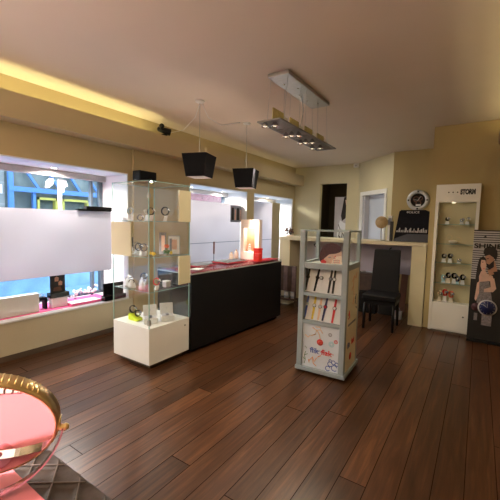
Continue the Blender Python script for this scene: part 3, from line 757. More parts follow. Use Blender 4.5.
# ------------------------------------------------------------------ children watch tower stand
e = Vector((math.cos(R(2.5)), math.sin(R(2.5)), 0)); nn = Vector((-e.y, e.x, 0))
so = Vector((-.916, 2.891, 0)) - e*.433 + nn*.01
SR = math.atan2(e.y, e.x)
st = thing('watch_tower', 'silver framed floor display tower of children watches with doodled panels', 'display stand', so, SR)
def SL(u, v, z): return tuple(so + e*u + nn*v + Vector((0, 0, z)))
b = MB()
for u in (.02, .38):
    for v in (.04, .38): b.b2((u, v, .0), (u+.05, v+.05, .022))
b.build('foot', 'black', st)
MB().b2((-.034, -.012, .022), (.440, .475, .058), bev=.004).build('base', 'silver', st)
b = MB()
for u in (-.024, .377):
    b.b2((u, 0, .0585), (u+.05, .05, 1.345), bev=.004)
for u in (-.024, .392): b.b2((u, .41, .0585), (u+.035, .445, 1.345), bev=.004)
for z0, z1 in ((.470, .50), (.735, .765), (.992, 1.045)): b.b2((.026, .004, z0), (.377, .045, z1))
b.b2((.026, .006, 1.332), (.377, .02, 1.345)); b.b2((.012, .42, 1.332), (.392, .435, 1.345)); b.b2((-.02, .05, 1.332), (-.006, .41, 1.345)); b.b2((.405, .05, 1.332), (.42, .41, 1.345))
b.b2((.026, .415, .992), (.392, .44, 1.045)); b.b2((-.02, .05, .992), (.01, .41, 1.045)); b.b2((.40, .05, .992), (.425, .41, 1.045))
b.build('frame', 'silver', st)
MB().b2((.026, .02, 1.02), (.40, .42, 1.03)).build('top_deck', 'alu', st)
MB().b2((.026, .012, 1.0455), (.377, .016, 1.342)).b2((-.018, .05, 1.0455), (-.014, .41, 1.342)).b2((.418, .05, 1.0455), (.422, .41, 1.342)).b2((.012, .43, 1.0455), (.39, .434, 1.342)).build('glass_cover', 'glass', st)
b = MB()
b.b2((-.024, 0, 1.3455), (.427, .445, 1.352)); b.build('top_glass', 'shelf', st)
# front panel and side panels
fp = MB().b2((.026, .018, .0585), (.377, .03, .4695)).build('front_panel', 'bluewhite', st)
sp_ = MB().b2((.412, .0505, .0585), (.424, .4095, .9915)).build('side_panel', 'creampad', st)
MB().b2((-.018, .0505, .0585), (-.008, .4095, .9915)).build('side_panel', 'creampad', st)
MB().b2((.026, .425, .0585), (.377, .437, .9915)).build('back_panel', 'paper', st)
# doodles on the front panel
def D(u, z): return (u, .0178, z)
lg = MB(); lg.cyl((.197, .0178, .312), (.197, .0168, .312), .030, seg=28, mi=0); lg.ring((.197, .0163, .312), .010, .0008, .003, mi=1, a0=.4, a1=5.6, seg=20); lg.ring((.197, .0163, .312), .018, .0008, .003, mi=1, a0=2.4, a1=7.6, seg=20)
lg.build('round_logo', ['redp', 'coral'], fp)
def scrib(pts, mat, r=.003):
    b.tube([D(u, z) for u, z in pts], r, 5, mi=mat)
text('lettering', 'flik', .072, 'bluep', fp, (.145, .0172, .222), FRONT, bold=.001)
text('lettering', 'flak', .072, 'redp', fp, (.262, .0172, .222), FRONT, bold=.001)
b = MB()
scrib([(.10, .235), (.19, .225), (.20, .235)], 0); scrib([(.205, .225), (.33, .222)], 1)
b.build('cross_stroke', ['bluep', 'redp'], fp)
def doodle(mat, lines, r=.0035):
    for pts in lines:
        MB().tube([D(u, z) for u, z in pts], r, 5).build('doodle_line', mat, fp)
doodle('orangel', ([(.12, .44), (.16, .42), (.20, .43), (.22, .40)], [(.16, .42), (.15, .38), (.11, .36)], [(.165, .42), (.19, .38), (.20, .34)], [(.15, .45), (.19, .455), (.20, .44)], [(.05, .36), (.08, .34), (.10, .36)]), .0045)
for cx, cz, mi, r_ in ((.29, .40, 'greyp', .016), (.345, .345, 'redp', .016), (.305, .315, 'cyan', .024)):
    MB().ring((cx, .0172, cz), r_*.45, .001, r_*.25, seg=16).ring((cx, .0172, cz), r_*.85, .001, r_*.25, seg=16).build('flower_print', mi, fp)
for cx, cz, r_ in ((.30, .13, .022), (.34, .10, .026), (.28, .085, .022), (.33, .15, .018), (.36, .14, .015), (.30, .16, .012)):
    MB().ring((cx, .0172, cz), r_-.004, .001, .007, seg=18, a0=.3, a1=5.6).build('swirl_print', 'bluep', fp)
doodle('green', ([(.06, .20), (.05, .16), (.06, .12), (.05, .08)], [(.05, .16), (.08, .18)], [(.06, .12), (.035, .14)], [(.055, .25), (.07, .23)]), .0025)
doodle('orange', ([(.10, .12), (.13, .16), (.15, .12), (.17, .16)], [(.13, .16), (.14, .10), (.17, .08)], [(.10, .10), (.09, .13)], [(.18, .17), (.21, .19)]), .004)
# side panel prints (facing +x)
def DS(v, z): return (.4245, v, z)
text('lettering', 'flik', .075, 'bluep', sp_, (.4247, .15, .29), (R(90), 0, R(90)), bold=.001)
text('lettering', 'flak', .075, 'redp', sp_, (.4247, .29, .30), (R(90), 0, R(90)), bold=.001)
b = MB(); b.cyl((.4243, .22, .17), (.4255, .22, .17), .035, seg=28, mi=0)
b.build('round_logo', 'redp', sp_)
MB().b2((.4243, .10, .478), (.4255, .36, .498)).build('slogan_bar', 'greyp', sp_)
for pts, mi in (([(.18, .88), (.24, .93), (.30, .90), (.33, .95)], 'orangel'), ([(.24, .93), (.22, .84), (.26, .74)], 'orangel'), ([(.22, .84), (.17, .80)], 'orangel'), ([(.26, .74), (.23, .66)], 'orangel'), ([(.10, .58), (.12, .62), (.14, .56), (.10, .55)], 'redp'), ([(.30, .70), (.34, .74), (.32, .66), (.36, .64)], 'greyp'), ([(.35, .62), (.37, .60)], 'greyp')):
    MB().tube([DS(v, z) for v, z in pts], .005, 5).build('doodle_line', mi, sp_)
# trays
for i, (z0, z1, lab) in enumerate(((.766, .985, 'upper'), (.501, .73, 'lower'))):
    tr = MB().prism([(.03, .05, z0), (.03, .09, z1), (.03, .096, z1), (.03, .056, z0)], (.345, 0, 0)).build('watch_tray', 'paper', st)
def flat_watch(label, strap, ub, ut, z0, z1, dialcol='paper', case='chrome', frac=.62, w=.021, loop=True):
    zt0 = .766 if z0 > .74 else .501; dz = (.985-.766)
    yb = .05+.04*(z0-zt0)/dz-.0012; yt = .05+.04*(z1-zt0)/dz-.0012
    p0 = Vector(SL(ub, yb, z0)); p1 = Vector(SL(ut, yt, z1))
    t = thing('child_watch', label, 'watch', p0, SR, 'children watches on the display tower')
    d = Vector((ut-ub, yt-yb, z1-z0)); 
    nrm = Vector((0, -1, (yt-yb)/(z1-z0))).normalized()
    x = d.cross(nrm).normalized()
    def strip(f0, f1, wa, wb, th, off):
        b = MB(); a = d*f0; c = d*f1
        P_ = [a-x*wa/2, a+x*wa/2, c+x*wb/2, c-x*wb/2]
        b.prism([p+nrm*off for p in P_], nrm*th); return b
    s_ = strip(0, frac-.06, w*.8, w, .003, .0005).build('strap', strap, t)
    strip(frac+.06, 1, w, w*.8, .003, .0005).build('strap', strap, t)
    c = d*frac
    MB().cyl(c+nrm*.0005, c+nrm*.007, w*.82, seg=20).build('case', case, t)
    MB().cyl(c+nrm*.007, c+nrm*.0085, w*.62, seg=20).build('dial', dialcol, t)
for a in (('black slim strap watch, leftmost in the upper row of the display tower', 'blackp', .024, .046, .775, .977, 'blackp', 'blackp'),
          ('dark navy watch, second in the upper row of the display tower', 'navyd', .112, .142, .775, .982, 'blackp', 'blackp'),
          ('pale strap watch with white dial, third in the display tower upper row', 'paper', .165, .172, .80, .965, 'paper', 'blackp'),
          ('black strap watch, fourth in the upper row of the display tower', 'blackp', .246, .263, .773, .98, 'greyp', 'blackp'),
          ('black strap watch with pale dial, rightmost in the upper row of the display tower', 'blackp', .286, .294, .773, .98, 'paper', 'blackp'),
          ('blue strap watch, leftmost in the lower row of the display tower', 'bluep', .024, .046, .512, .72, 'paper', 'cyan'),
          ('yellow and white strap watch, second in the lower row of the display tower', 'yellow', .100, .116, .508, .715, 'paper', 'chrome'),
          ('pale orange strap watch, third in the lower row of the display tower', 'orangel', .158, .174, .510, .708, 'paper', 'chrome'),
          ('navy strap watch with red buckle, fourth in the lower row of the display tower', 'navy', .200, .228, .508, .716, 'redp', 'navy'),
          ('red strap watch, rightmost in the lower row of the display tower', 'redp', .292, .312, .504, .716, 'paper', 'navyd')):
    flat_watch(*a)
# girl poster in the glass top
gp = thing('portrait_card', 'cut portrait card of a child with dark red hair inside the display tower top', 'poster', SL(.235, .12, 1.0305), SR)
gp.scale = (.82, 1, .84)
b = MB()
def xz(pts, y, mi): b.prism([(x, y, z) for x, z in pts], (0, .003, 0), mi)
head = [(-.13, .02), (-.14, .07), (-.13, .13), (-.10, .19), (-.06, .22), (.0, .235), (.06, .225), (.10, .20), (.11, .17), (.10, .14)]
xz(head+[(.05, .12), (-.02, .11), (-.08, .06), (-.10, .02)], .004, 0)
xz([(-.11, .0), (-.08, .06), (-.02, .12), (.05, .14), (.115, .15), (.125, .0)], .006, 1)
xz([(.0, .0), (.125, .0), (.12, .10), (.06, .09), (.02, .05)], .0008, 2)
b.build('printed_child', ['hairr', 'skinl', 'blush'], gp)
b = MB()
xz([(-.115, .0), (-.06, -.0), (-.05, .03), (-.09, .05), (-.115, .03)], -.003, 0)
for k in range(14): xz([(.03+.012*(k % 6), .02+.022*(k//6)), (.04+.012*(k % 6), .02+.022*(k//6)), (.036+.012*(k % 6), .035+.022*(k//6))], -.0035, 1+k % 2)
xz([(-.03, .07), (.0, .075), (.0, .082), (-.03, .079)], -.0005, 1); xz([(.03, .075), (.055, .09), (.05, .10)], -.0005, 2)
b.build('printed_detail', ['redp', 'greyp', 'redp'], gp)

# ------------------------------------------------------------------ desk
dk = thing('reception_desk', 'long cream reception desk with a counter top and square end posts', 'desk', (-1.72, 5.18, 0))
MB().b2((-1.15, 0, 1.118), (1.14, .62, 1.17), bev=.004).build('counter_top', 'desk', dk)
pl = MB().b2((.955, .012, .001), (1.138, .60, 1.1175), bev=.003).build('end_post', 'cream', dk)
MB().b2((-1.145, .012, .001), (-.945, .60, 1.1175), bev=.003).build('end_post', 'cream', dk)
MB().b2((-.944, .40, .66), (.954, .43, 1.1175)).build('front_panel', 'lav', dk)
b = MB()
for x in (-.62, .61):
    b.tube([(x, .399, 1.0), (x, .33, 1.01), (x, .29, 1.04), (x+.02, .30, 1.065)], .009, 8)
b.build('hook', 'blackg', dk)
ub = thing('under_desk_shade_filler', 'added shade-filling slatted cupboard under the left part of the desk', 'infill', (-2.15, 5.70, 0))  # added dark slatted backing, fills in the darkness under the desk
MB().b2((-.48, 0, .05), (.55, .04, .63)).build('back_board', 'brown', ub)
b = MB()
for i in range(11): b.b2((-.47+.095*i, -.02, .05), (-.42+.095*i, 0, .63), mi=i % 2)
b.build('slats', ['brown', 'brown2'], ub)
MB().b2((-.48, -.03, .001), (.55, .04, .05)).build('kick_board', 'blackp', ub)
rk = thing('slatted_rack', 'dark brown slatted wooden rack standing in front of the desk left end post', 'rack', (-2.66, 4.98, 0))
b = MB()
for i in range(6): b.b2((-.22+.075*i, 0, .28), (-.15+.075*i, .025, .70), mi=i % 2)
b.build('slats', ['brown', 'mauve'], rk)
MB().b2((-.22, -.02, .13), (.225, .15, .155)).build('shelf', 'brown', rk)
for x in (-.21, .20):
    MB().b2((x, .02, .001), (x+.02, .045, .70)).build('post', 'brown', rk)
    MB().b2((x, .125, .001), (x+.02, .149, .129)).build('leg', 'brown', rk)
for i, x in enumerate((-2.78, -2.62, -2.50)):
    t = thing('paper_roll', ('white paper roll nearest the black counter on the slatted rack', 'middle white paper roll on the slatted rack', 'white paper roll furthest from the black counter on the slatted rack')[i], 'roll', (x, 5.045, .1555), group='paper rolls on the rack')
    MB().lathe([(0, 0), (.045, 0), (.045, .14-.03*(i % 2)), (.018, .14-.03*(i % 2)), (.018, .09), (0, .09)]).build('roll', 'paperg', t)
    MB().lathe([(.0, .02), (.0465, .02), (.0465, .04), (0, .04)]).build('band', 'greyp', t)
for i, (x, y, z, w_, d_, h_, m_, lab) in enumerate(((-1.54, 5.57, .001, .52, .16, .36, 'black', 'black storage box on the floor behind the chair, lowest'), (-1.54, 5.57, .3615, .48, .15, .27, 'brown', 'dark brown box stacked behind the chair'), (-1.12, 5.62, .001, .26, .16, .38, 'blackp', 'black crate on the floor right of the chair'), (-1.10, 5.62, .3815, .22, .14, .24, 'brown', 'brown box topping the crate right of the chair'))):
    t = thing('storage_box', lab, 'box', (x, y, z))
    MB().b2((-w_/2, -d_/2, 0), (w_/2, d_/2, h_-.03), bev=.004).build('body', m_, t); MB().b2((-w_/2-.005, -d_/2-.005, h_-.0295), (w_/2+.005, d_/2+.005, h_), bev=.004).build('lid', m_, t)
tag(MB().box((0, 0, .333), (.09, .03, .66), ry=R(3)).build('wooden_plank', 'brown2', loc=(-.905, 5.55, .003)), 'reddish brown plank leaning under the desk beside the right post', 'plank')
t = thing('shopping_bag', 'small white bag on the floor under the desk near the right post', 'bag', (-.94, 5.42, .001))
MB().box((0, 0, .06), (.12, .08, .12), bev=.01).build('bag', 'paperg', t); MB().tube([(-.03, 0, .12), (-.02, 0, .17), (.02, 0, .17), (.03, 0, .12)], .004).build('handle', 'paperg', t)

# things on the desk
t = thing('table_mirror', 'round pale wooden framed mirror on a slim stand on the desk', 'mirror', (-1.235, 5.40, 1.1705))
MB().lathe([(0, 0), (.075, 0), (.075, .008), (.008, .012), (.006, .20), (0, .20)]).build('stand', 'steel', t)
MB().lathe([(.0, -.012), (.083, -.012), (.092, 0), (.083, .012), (0, .012)], (0, 0, .275), mat=Matrix.Rotation(R(90), 4, 'X'), seg=36).build('frame', 'wood', t)
MB().cyl((0, -.0122, .275), (0, -.0135, .275), .078, seg=36).build('disc', 'wood', t)
t = thing('brochure_holder', 'narrow white brochure stand behind the round mirror on the desk', 'brochure stand', (-1.10, 5.46, 1.1705))
MB().b2((-.055, 0, 0), (.0, .05, .375), bev=.003).build('body', 'paper', t); MB().b2((-.05, -.003, .24), (-.005, -.0005, .34)).build('print', 'greyp', t)
tag(MB().b2((-.02, -.03, 0), (.02, .012, .29), bev=.003).build('black_folder', 'blackp', loc=(-1.072, 5.33, 1.1705)), 'upright black folder between the round mirror and the black display', 'folder')
t = thing('brand_display', 'black trapezoid display block with white city skyline print on the desk', 'display', (-.81, 5.44, 1.1705))
b = MB(); b.prism([(-.235, -.09, 0), (.235, -.09, 0), (.215, -.03, .20), (.205, -.02, .44), (.16, -.02, .46), (-.16, -.02, .46), (-.185, -.02, .44), (-.215, -.03, .20)], (0, .10, 0))
b.build('block', 'navyd', t)
b = MB(); random.seed(4); x = -.20
while x < .21:
    w_ = random.uniform(.01, .025); h_ = random.uniform(.02, .075)
    b.box((x, -.074, .135+h_/2), (w_*.6, .002, h_), rx=R(-16.7)); x += w_
b.build('skyline_print', 'paperg', t)
b = MB(); b.prism([(-.228, -.0935, .005), (.228, -.0935, .005), (.216, -.0605, .115), (-.216, -.0605, .115)], (0, .001, 0)); b.build('lower_print', 'slate', t)
text('lettering', 'POLICE', .04, 'paper', t, (0, -.022, .425), (R(88), 0, 0), sx=1.3)
# wall clock
ck = thing('wall_clock_round', 'round chrome wall clock with an open dark gear dial on the far wall', 'clock', (-.92, 6.609, 1.85))
ry = Matrix.Rotation(R(90), 4, 'X')
MB().lathe([(.115, 0), (.115, .03), (.125, .04), (.17, .035), (.18, .02), (.18, 0)], mat=ry, seg=48).build('rim', 'clockrim', ck)
MB().lathe([(0, .0), (.115, 0), (.115, .012), (0, .012)], mat=ry, seg=40).build('dial', 'hair', ck)
b = MB()
for k in range(4):
    a = k*PI/2; b.box((.148*math.cos(a), -.042, .148*math.sin(a)), (.028, .01, .028), bev=.003)
b.build('hour_mark', 'blackp', ck)
b = MB()
for cx, cz, r_ in ((-.03, .02, .05), (.04, .03, .035), (.01, -.05, .045)): b.ring((cx, -.016, cz), r_*.7, .006, r_*.3, seg=24)
b.build('gear', 'brown2', ck)
b = MB(); b.box((.02, -.024, .03), (.008, .003, .09), ry=R(35)); b.box((-.03, -.027, .005), (.006, .003, .08), ry=R(-80)); b.build('hand', 'paperg', ck)
MB().b2((-.03, -.026, -.10), (.05, -.016, -.07)).build('maker_plate', 'paper', ck)
t = thing('motion_sensor', 'small white motion sensor in the upper corner beside the door', 'sensor', (-2.28, YF-.03, 2.63))
MB().b2((-.055, -.04, 0), (.055, .0295, .085), bev=.01).build('housing', 'whitep', t); MB().ball((0, -.035, .035), .025, sz=.8).build('lens', 'paperg', t)
# banner in passage
t = thing('fashion_banner', 'tall white banner of a long haired woman standing in the dark passage', 'banner', (-2.66, 7.72, 0))
MB().b2((-.165, 0, .03), (.20, .004, 2.03)).build('sheet', 'paperg', t)
MB().b2((-.17, -.05, .001), (.20, .06, .03), bev=.004).build('foot_bar', 'alu', t)
b = MB()
xz([(.05, 2.02), (.12, 2.03), (.15, 1.9), (.11, 1.75), (.10, 1.55), (.02, 1.48), (-.01, 1.6), (.02, 1.8)], -.004, 0)
xz([(.08, 1.96), (.14, 1.95), (.15, 1.85), (.12, 1.78), (.10, 1.85)], -.006, 1)
xz([(-.03, 1.50), (.06, 1.44), (.12, 1.42), (.16, 1.0), (.10, .6), (-.06, .7), (-.09, 1.2)], -.004, 2)
for x0, z0 in ((-.06, 1.4), (.0, 1.3), (-.05, 1.15), (.05, 1.2)):
    b.tube([(x0, -.006, z0), (x0+.04, -.006, z0-.1), (x0+.02, -.006, z0-.25), (x0+.08, -.006, z0-.35)], .008, 5, mi=0)
b.build('printed_figure', ['hair', 'skinl', 'paper'], t)

# ------------------------------------------------------------------ chair
c = thing('leather_chair', 'black leather high back dining chair in front of the desk', 'chair', (-1.055, 4.85, 0), R(2))
MB().b2((-.215, -.23, .40), (.215, .19, .475), bev=.018).build('seat', 'leather', c)
b = MB().b2((-.205, -.20, .345), (.205, .19, .399), bev=.006); b.build('apron', 'black', c)
bk = MB()
vs = [(-.185, .13, .44), (.185, .13, .44), (.175, .235, 1.05), (-.175, .235, 1.05)]
bk.prism(vs, (0, .055, .008)); 
o = bk.build('backrest', 'leather', c)
mod = o.modifiers.new('bevel', 'BEVEL'); mod.width = .012; mod.segments = 3
for sx in (-1, 1):
    MB().cyl((sx*.185, -.19, 0), (sx*.18, -.19, .36), .017, .022, 4).build('leg', 'black', c)
    MB().cyl((sx*.185, .20, 0), (sx*.18, .16, .36), .017, .022, 4).build('leg', 'black', c)

# ------------------------------------------------------------------ tall watch cabinet
cb = thing('tall_cabinet', 'tall white watch cabinet with glass shelves and a header sign', 'cabinet', (-.254, 5.07, 0))
HW = .2415; D_ = .145
MB().b2((-HW+.02, .02, .001), (HW-.02, D_, .03)).build('plinth', 'basec', cb)
cs = MB().b2((-HW, 0, .03), (-HW+.035, D_, 1.94)).b2((HW-.035, 0, .03), (HW, D_, 1.94)).b2((-HW+.035, 0, 1.715), (HW-.035, D_, 1.94)).b2((-HW+.035, .02, .03), (HW-.035, D_, .41)).b2((-HW+.035, D_-.012, .41), (HW-.035, D_, 1.715))
cs.build('carcass', 'white', cb)
MB().b2((-HW+.036, D_-.016, .412), (HW-.036, D_-.0125, 1.713)).build('back_lining', 'wall2', cb)
dr = MB().b2((-HW+.037, .002, .045), (HW-.037, .019, .408), bev=.002).build('door', 'white', cb)
MB().cyl((.15, -.006, .25), (.15, .002, .25), .009).build('lock', 'blackp', dr)
MB().b2((-HW+.036, .004, .412), (HW-.036, .009, 1.713)).build('glass_door', 'glass', cb)
text('lettering', 'STORM', .082, 'blackp', cb, (.108, -.001, 1.838), FRONT, sx=.60, bold=.0055)
for x in (-.10, -.052, -.004): MB().cyl((x, .0, 1.838), (x, -.0015, 1.838), .0085, seg=16).build('dot', 'blackp', cb)
CS = (.66, .93, 1.175, 1.43)
for z in CS:
    s_ = MB().b2((-HW+.036, .012, z-.003), (HW-.036, D_-.017, z+.003)).build('shelf', 'shelf', cb)
    MB().b2((-HW+.036, .010, z-.0035), (HW-.036, .0125, z+.0035)).build('edge', 'edge', s_)
MB().lathe([(0, 0), (.022, 0), (.022, -.01), (0, -.01)], (-.04, .07, 1.714)).build('spotlight', 'bulb', cb)
def KB(x, z, y=.06): return (-.254+x, 5.07+y, z+.0035)
gcab = 'watches in the tall white cabinet'
def cabwatch(x, z, strap, lab, stand=None, h=.05, r_=.024):
    if stand:
        make_stand('small %s stand, %s' % ('white' if stand == 'paper' else 'pale blue' if stand == 'cyan' else 'pale yellow', lab[1]), stand, KB(x, z, .065), 0, h=h, w=.05)
    make_watch('watch', lab[0], strap, 'greyp', KB(x, z+(h if stand else 0), .06), R(-50), rad=r_, w=.024, group=gcab)
cabwatch(-.10, CS[3], 'blackp', ('black watch left on the top shelf of the white cabinet', 'top shelf of the white cabinet under the left black watch'), 'paper', .04, .02)
cabwatch(.06, CS[3], 'silver', ('silver watch right of centre on the top shelf of the white cabinet', 'top shelf of the white cabinet under the centre silver watch'), 'paper', .03, .018)
cabwatch(.12, CS[3], 'cream', ('pale strap watch rightmost on the top shelf of the white cabinet', 'top shelf of the white cabinet under the rightmost pale watch'), 'paper', .04, .02)
t = thing('ring_dish', 'glowing pale yellow dish with wire ring, second shelf of the white cabinet', 'dish', KB(-.02, CS[2]))
MB().lathe([(0, 0), (.02, 0), (.052, .03), (.045, .045), (0, .052)], sy=.75).build('dish', 'yellow' if False else 'creampad', t)
MB().ring((-.045, 0, .085), .032, .004, .003, seg=24).ring((.06, 0, .06), .028, .004, .003, seg=24).build('wire_ring', 'brass', t)
for i, (x, m_) in enumerate(((-.11, 'blackp'), (-.04, 'blackp'), (.06, 'silver'))):
    cabwatch(x, CS[1], m_, (('black watch leftmost on the third shelf of the white cabinet', 'black watch second on the third shelf of the white cabinet', 'small silver watch on the right of the third shelf of the white cabinet')[i], 'third shelf of the white cabinet under the %s watch' % ('leftmost', 'second', 'right silver')[i]), 'paper', (.05, .055, .012)[i], .026 if i < 2 else .018)
for i, (x, h_, m_, s_) in enumerate(((-.10, .03, 'cyan', 'cyan'), (-.045, .065, 'navyd', 'creampad'), (.02, .065, 'navyd', 'paper'), (.055, .03, 'navy', 'cyan'), (.115, .055, 'navyd', 'paper'))):
    cabwatch(x, CS[0], m_, (('pale blue watch leftmost on the fourth shelf of the white cabinet', 'navy watch on the pale yellow stand, fourth shelf of the white cabinet', 'navy watch in the middle of the fourth shelf of the white cabinet', 'low blue watch on the fourth shelf of the white cabinet', 'navy watch rightmost on the fourth shelf of the white cabinet')[i], 'fourth shelf of the white cabinet under the %s watch' % ('leftmost', 'second', 'middle', 'low blue', 'rightmost')[i]), s_, h_, .03)
for i, (x, h_, m_, s_) in enumerate(((-.13, .05, 'cream', 'creampad'), (-.07, .075, 'redp', 'paper'), (-.0, .06, 'coral', 'creampad'))):
    cabwatch(x, .4105, m_, (('cream strap watch left at the bottom of the white cabinet', 'red strap watch at the bottom of the white cabinet', 'coral strap watch right at the bottom of the white cabinet')[i], 'bottom of the white cabinet under the %s watch' % ('cream', 'red', 'coral')[i]), s_, h_, .036)

# ------------------------------------------------------------------ standing advert banner
bn = thing('advert_banner', 'tall advert banner of an embracing couple and a blue watch beside the white cabinet', 'banner', (.20, 4.98, 0))
MB().b2((-.25, 0, .03), (.24, .006, 1.37)).build('sheet', 'blackp', bn)
MB().b2((-.25, -.06, .001), (.24, .07, .03), bev=.005).build('foot_bar', 'black', bn)
b = MB()
for i in range(22):
    z = 1.355-.027*i; b.b2((-.25, -.0015, z-.017), (.24, -.0002, z), mi=0)
b.build('white_stripes', 'paperg', bn)
MB().b2((-.25, -.0028, 1.135), (.24, -.0016, 1.215)).build('title_band', 'paperg', bn)
text('lettering', 'SHINE', .078, 'blackp', bn, (-.103, -.0135, 1.176), FRONT, sx=1.3, bold=.002)
MB().prism([(-.165, -.003, 1.275), (-.13, -.003, 1.305), (-.115, -.003, 1.275)], (0, .001, 0)).build('bird_logo', 'blackp', bn)
b = MB()
# the embracing couple as flat printed shapes, back to front
xz([(-.069, .861), (-.031, .898), (.018, .91), (.09, .873), (.118, .354), (-.003, .379), (-.036, .626)], -.006, 0)
xz([(-.063, .935), (-.016, .984), (.009, .885), (-.059, .861)], -.007, 1)
xz([(-.12, 1.058), (-.081, 1.083), (-.039, 1.046), (-.021, .984), (-.043, .935), (-.083, .922), (-.11, .972)], -.008, 1)
xz([(-.107, .972), (-.075, .959), (-.032, 1.009), (-.028, .935), (-.066, .898), (-.095, .922)], -.009, 2)
xz([(-.142, 1.095), (-.135, 1.145), (-.096, 1.176), (-.046, 1.17), (-.009, 1.133), (-.001, 1.071), (-.012, 1.009), (-.039, 1.046), (-.081, 1.077), (-.12, 1.058)], -.010, 2)
xz([(-.178, 1.021), (-.14, 1.058), (-.108, 1.021), (-.105, .972), (-.135, .972), (-.14, .873), (-.148, .749), (-.151, .626), (-.19, .601), (-.203, .749), (-.193, .922)], -.010, 2)
xz([(-.15, .873), (-.111, .885), (-.089, .848), (-.032, .824), (-.013, .749), (-.074, .762), (-.113, .737), (-.162, .725), (-.167, .811)], -.011, 3)
xz([(-.157, 1.009), (-.117, 1.009), (-.101, .947), (-.111, .885), (-.14, .873), (-.161, .935)], -.012, 3)
xz([(-.150, .985), (-.135, .988), (-.135, .980), (-.150, .978)], -.0126, 2)
xz([(-.132, .908), (-.117, .912), (-.120, .902), (-.132, .901)], -.0126, 5)
xz([(-.105, 1.03), (-.085, 1.035), (-.085, 1.025), (-.105, 1.022)], -.0092, 2)
xz([(-.168, .737), (-.113, .749), (-.064, .762), (-.043, .65), (-.015, .502), (.002, .379), (-.168, .379), (-.172, .552)], -.012, 4)
xz([(-.182, .725), (-.158, .749), (-.155, .601), (-.18, .502), (-.196, .527)], -.013, 3)
xz([(-.091, .898), (-.041, .898), (-.019, .848), (-.067, .824)], -.013, 1)
xz([(-.055, .774), (-.016, .799), (.011, .675), (-.017, .632), (-.106, .62), (-.108, .657), (-.045, .688)], -.014, 3)
b.build('printed_couple', ['blackp', 'skin', 'hair', 'skinl', 'dress', 'redp'], bn)
b = MB()
b.b2((-.05, -.020, .31), (.05, -.018, .53), mi=0)
b.cyl((.0, -.018, .53), (.0, -.022, .53), .098, seg=36, mi=1); b.cyl((.0, -.022, .53), (.0, -.0235, .53), .083, seg=36, mi=2)
b.b2((-.002, -.025, .53), (.002, -.0238, .585), mi=1); b.box((-.025, -.0245, .55), (.06, .001, .004), ry=R(35), mi=1)
for k in range(12):
    a = k*PI/6; b.box((.070*math.cos(a), -.0243, .53+.070*math.sin(a)), (.013, .001, .004), ry=-a, mi=1)
b.cyl((-.115, -.0165, .525), (-.115, -.0175, .525), .05, seg=28, mi=3); b.b2((-.13, -.016, .36), (-.095, -.0155, .45), mi=0)
b.build('printed_watch', ['dress', 'paperg', 'navy', 'hairr'], bn).location = (-.061, 0, -.096)

# ------------------------------------------------------------------ foreground counter with quilted top
fc = thing('quilted_counter', 'dark brown quilted leather topped counter in the near left corner', 'counter', (0, 0, 0))
FY, FZ = .345, .905
MB().b2((-1.9, -.42, .001), (.45, FY-.02, FZ-.035)).build('body', 'brown', fc)
bm = MB(); NXq, NYq = 260, 170
X0, X1, Y0, Y1 = -1.25, -.05, -.42, FY
vg = []
for i in range(NXq+1):
    row = []
    for j in range(NYq+1):
        x = X0+(X1-X0)*i/NXq; y = Y0+(Y1-Y0)*j/NYq
        u = (x*.75+y)/.060; v = (x*.75-y)/.060
        h = min(1, 3.2*min(abs(math.sin(PI*u)), abs(math.sin(PI*v))))
        ed = min(1, (Y1-y)/.012)
        row.append(bm.bm.verts.new((x, y, FZ-.004-.005*h*ed-.006*(1-ed))))
    vg.append(row)
for i in range(NXq):
    for j in range(NYq):
        f = bm.bm.faces.new((vg[i][j], vg[i+1][j], vg[i+1][j+1], vg[i][j+1])); f.smooth = True
for sg in (-1, 1):          # stitched diamond lines, their sheen painted paler: y = +-.75 x + c
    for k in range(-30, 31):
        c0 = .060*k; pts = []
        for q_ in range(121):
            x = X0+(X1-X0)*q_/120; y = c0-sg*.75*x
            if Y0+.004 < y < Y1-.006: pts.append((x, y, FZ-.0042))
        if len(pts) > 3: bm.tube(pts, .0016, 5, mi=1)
bm.b2((X0, Y0, FZ-.034), (X1, Y1, FZ-.019))
bm.build('quilted_top', ['quilt', 'seam_sheen'], fc)
MB().b2((-1.9, -.42, FZ-.0345), (-1.2505, FY, FZ-.005)).b2((-.0495, -.42, FZ-.0345), (.45, FY, FZ-.005)).build('plain_top', 'quilt', fc)
PZ = FZ+.001
pad = thing('pink_display_board', 'glossy pink display board lying on the quilted counter under the round mirror', 'board', (-.80, .0, PZ))
MB().b2((-.42, -.38, 0), (.40, .262, .016), bev=.003).build('board', 'pinkl', pad)
# gold rimmed mirror
MC = Vector((-.658, .203, 1.0465)); 
nrm = Vector((.82, -.57, -.40)).normalized()
mrt = thing('vanity_mirror', 'round gold rimmed vanity mirror on a pivoting ring in the near left corner', 'mirror', (MC.x, MC.y, PZ+.0165))
zc = MC.z-(PZ+.0165)
q = nrm.to_track_quat('Z', 'Y').to_matrix().to_4x4()
RM = .107
prof = [(RM-.0035, .006), (RM-.001, .007), (RM+.002, .003), (RM+.003, -.018), (RM, -.021), (RM-.012, -.021)]
b = MB().lathe(prof, (0, 0, zc), seg=96, mat=q)
for k in range(72):
    a = 2*PI*k/72
    if k % 24 > 7:
        p = q @ Vector(((RM+.0025)*math.cos(a), (RM+.0025)*math.sin(a), .001)); p2 = q @ Vector(((RM+.0035)*math.cos(a), (RM+.0035)*math.sin(a), -.017))
        b.tube([Vector((0, 0, zc))+p, Vector((0, 0, zc))+p2], .0018, 5)
rim = b.build('gold_rim', 'brass', mrt)
MB().lathe([(0, .0045), (RM*.5, .0048), (RM-.003, .0058)], (0, 0, zc), seg=64, mat=q).build('mirror_glass', 'mirror', mrt)
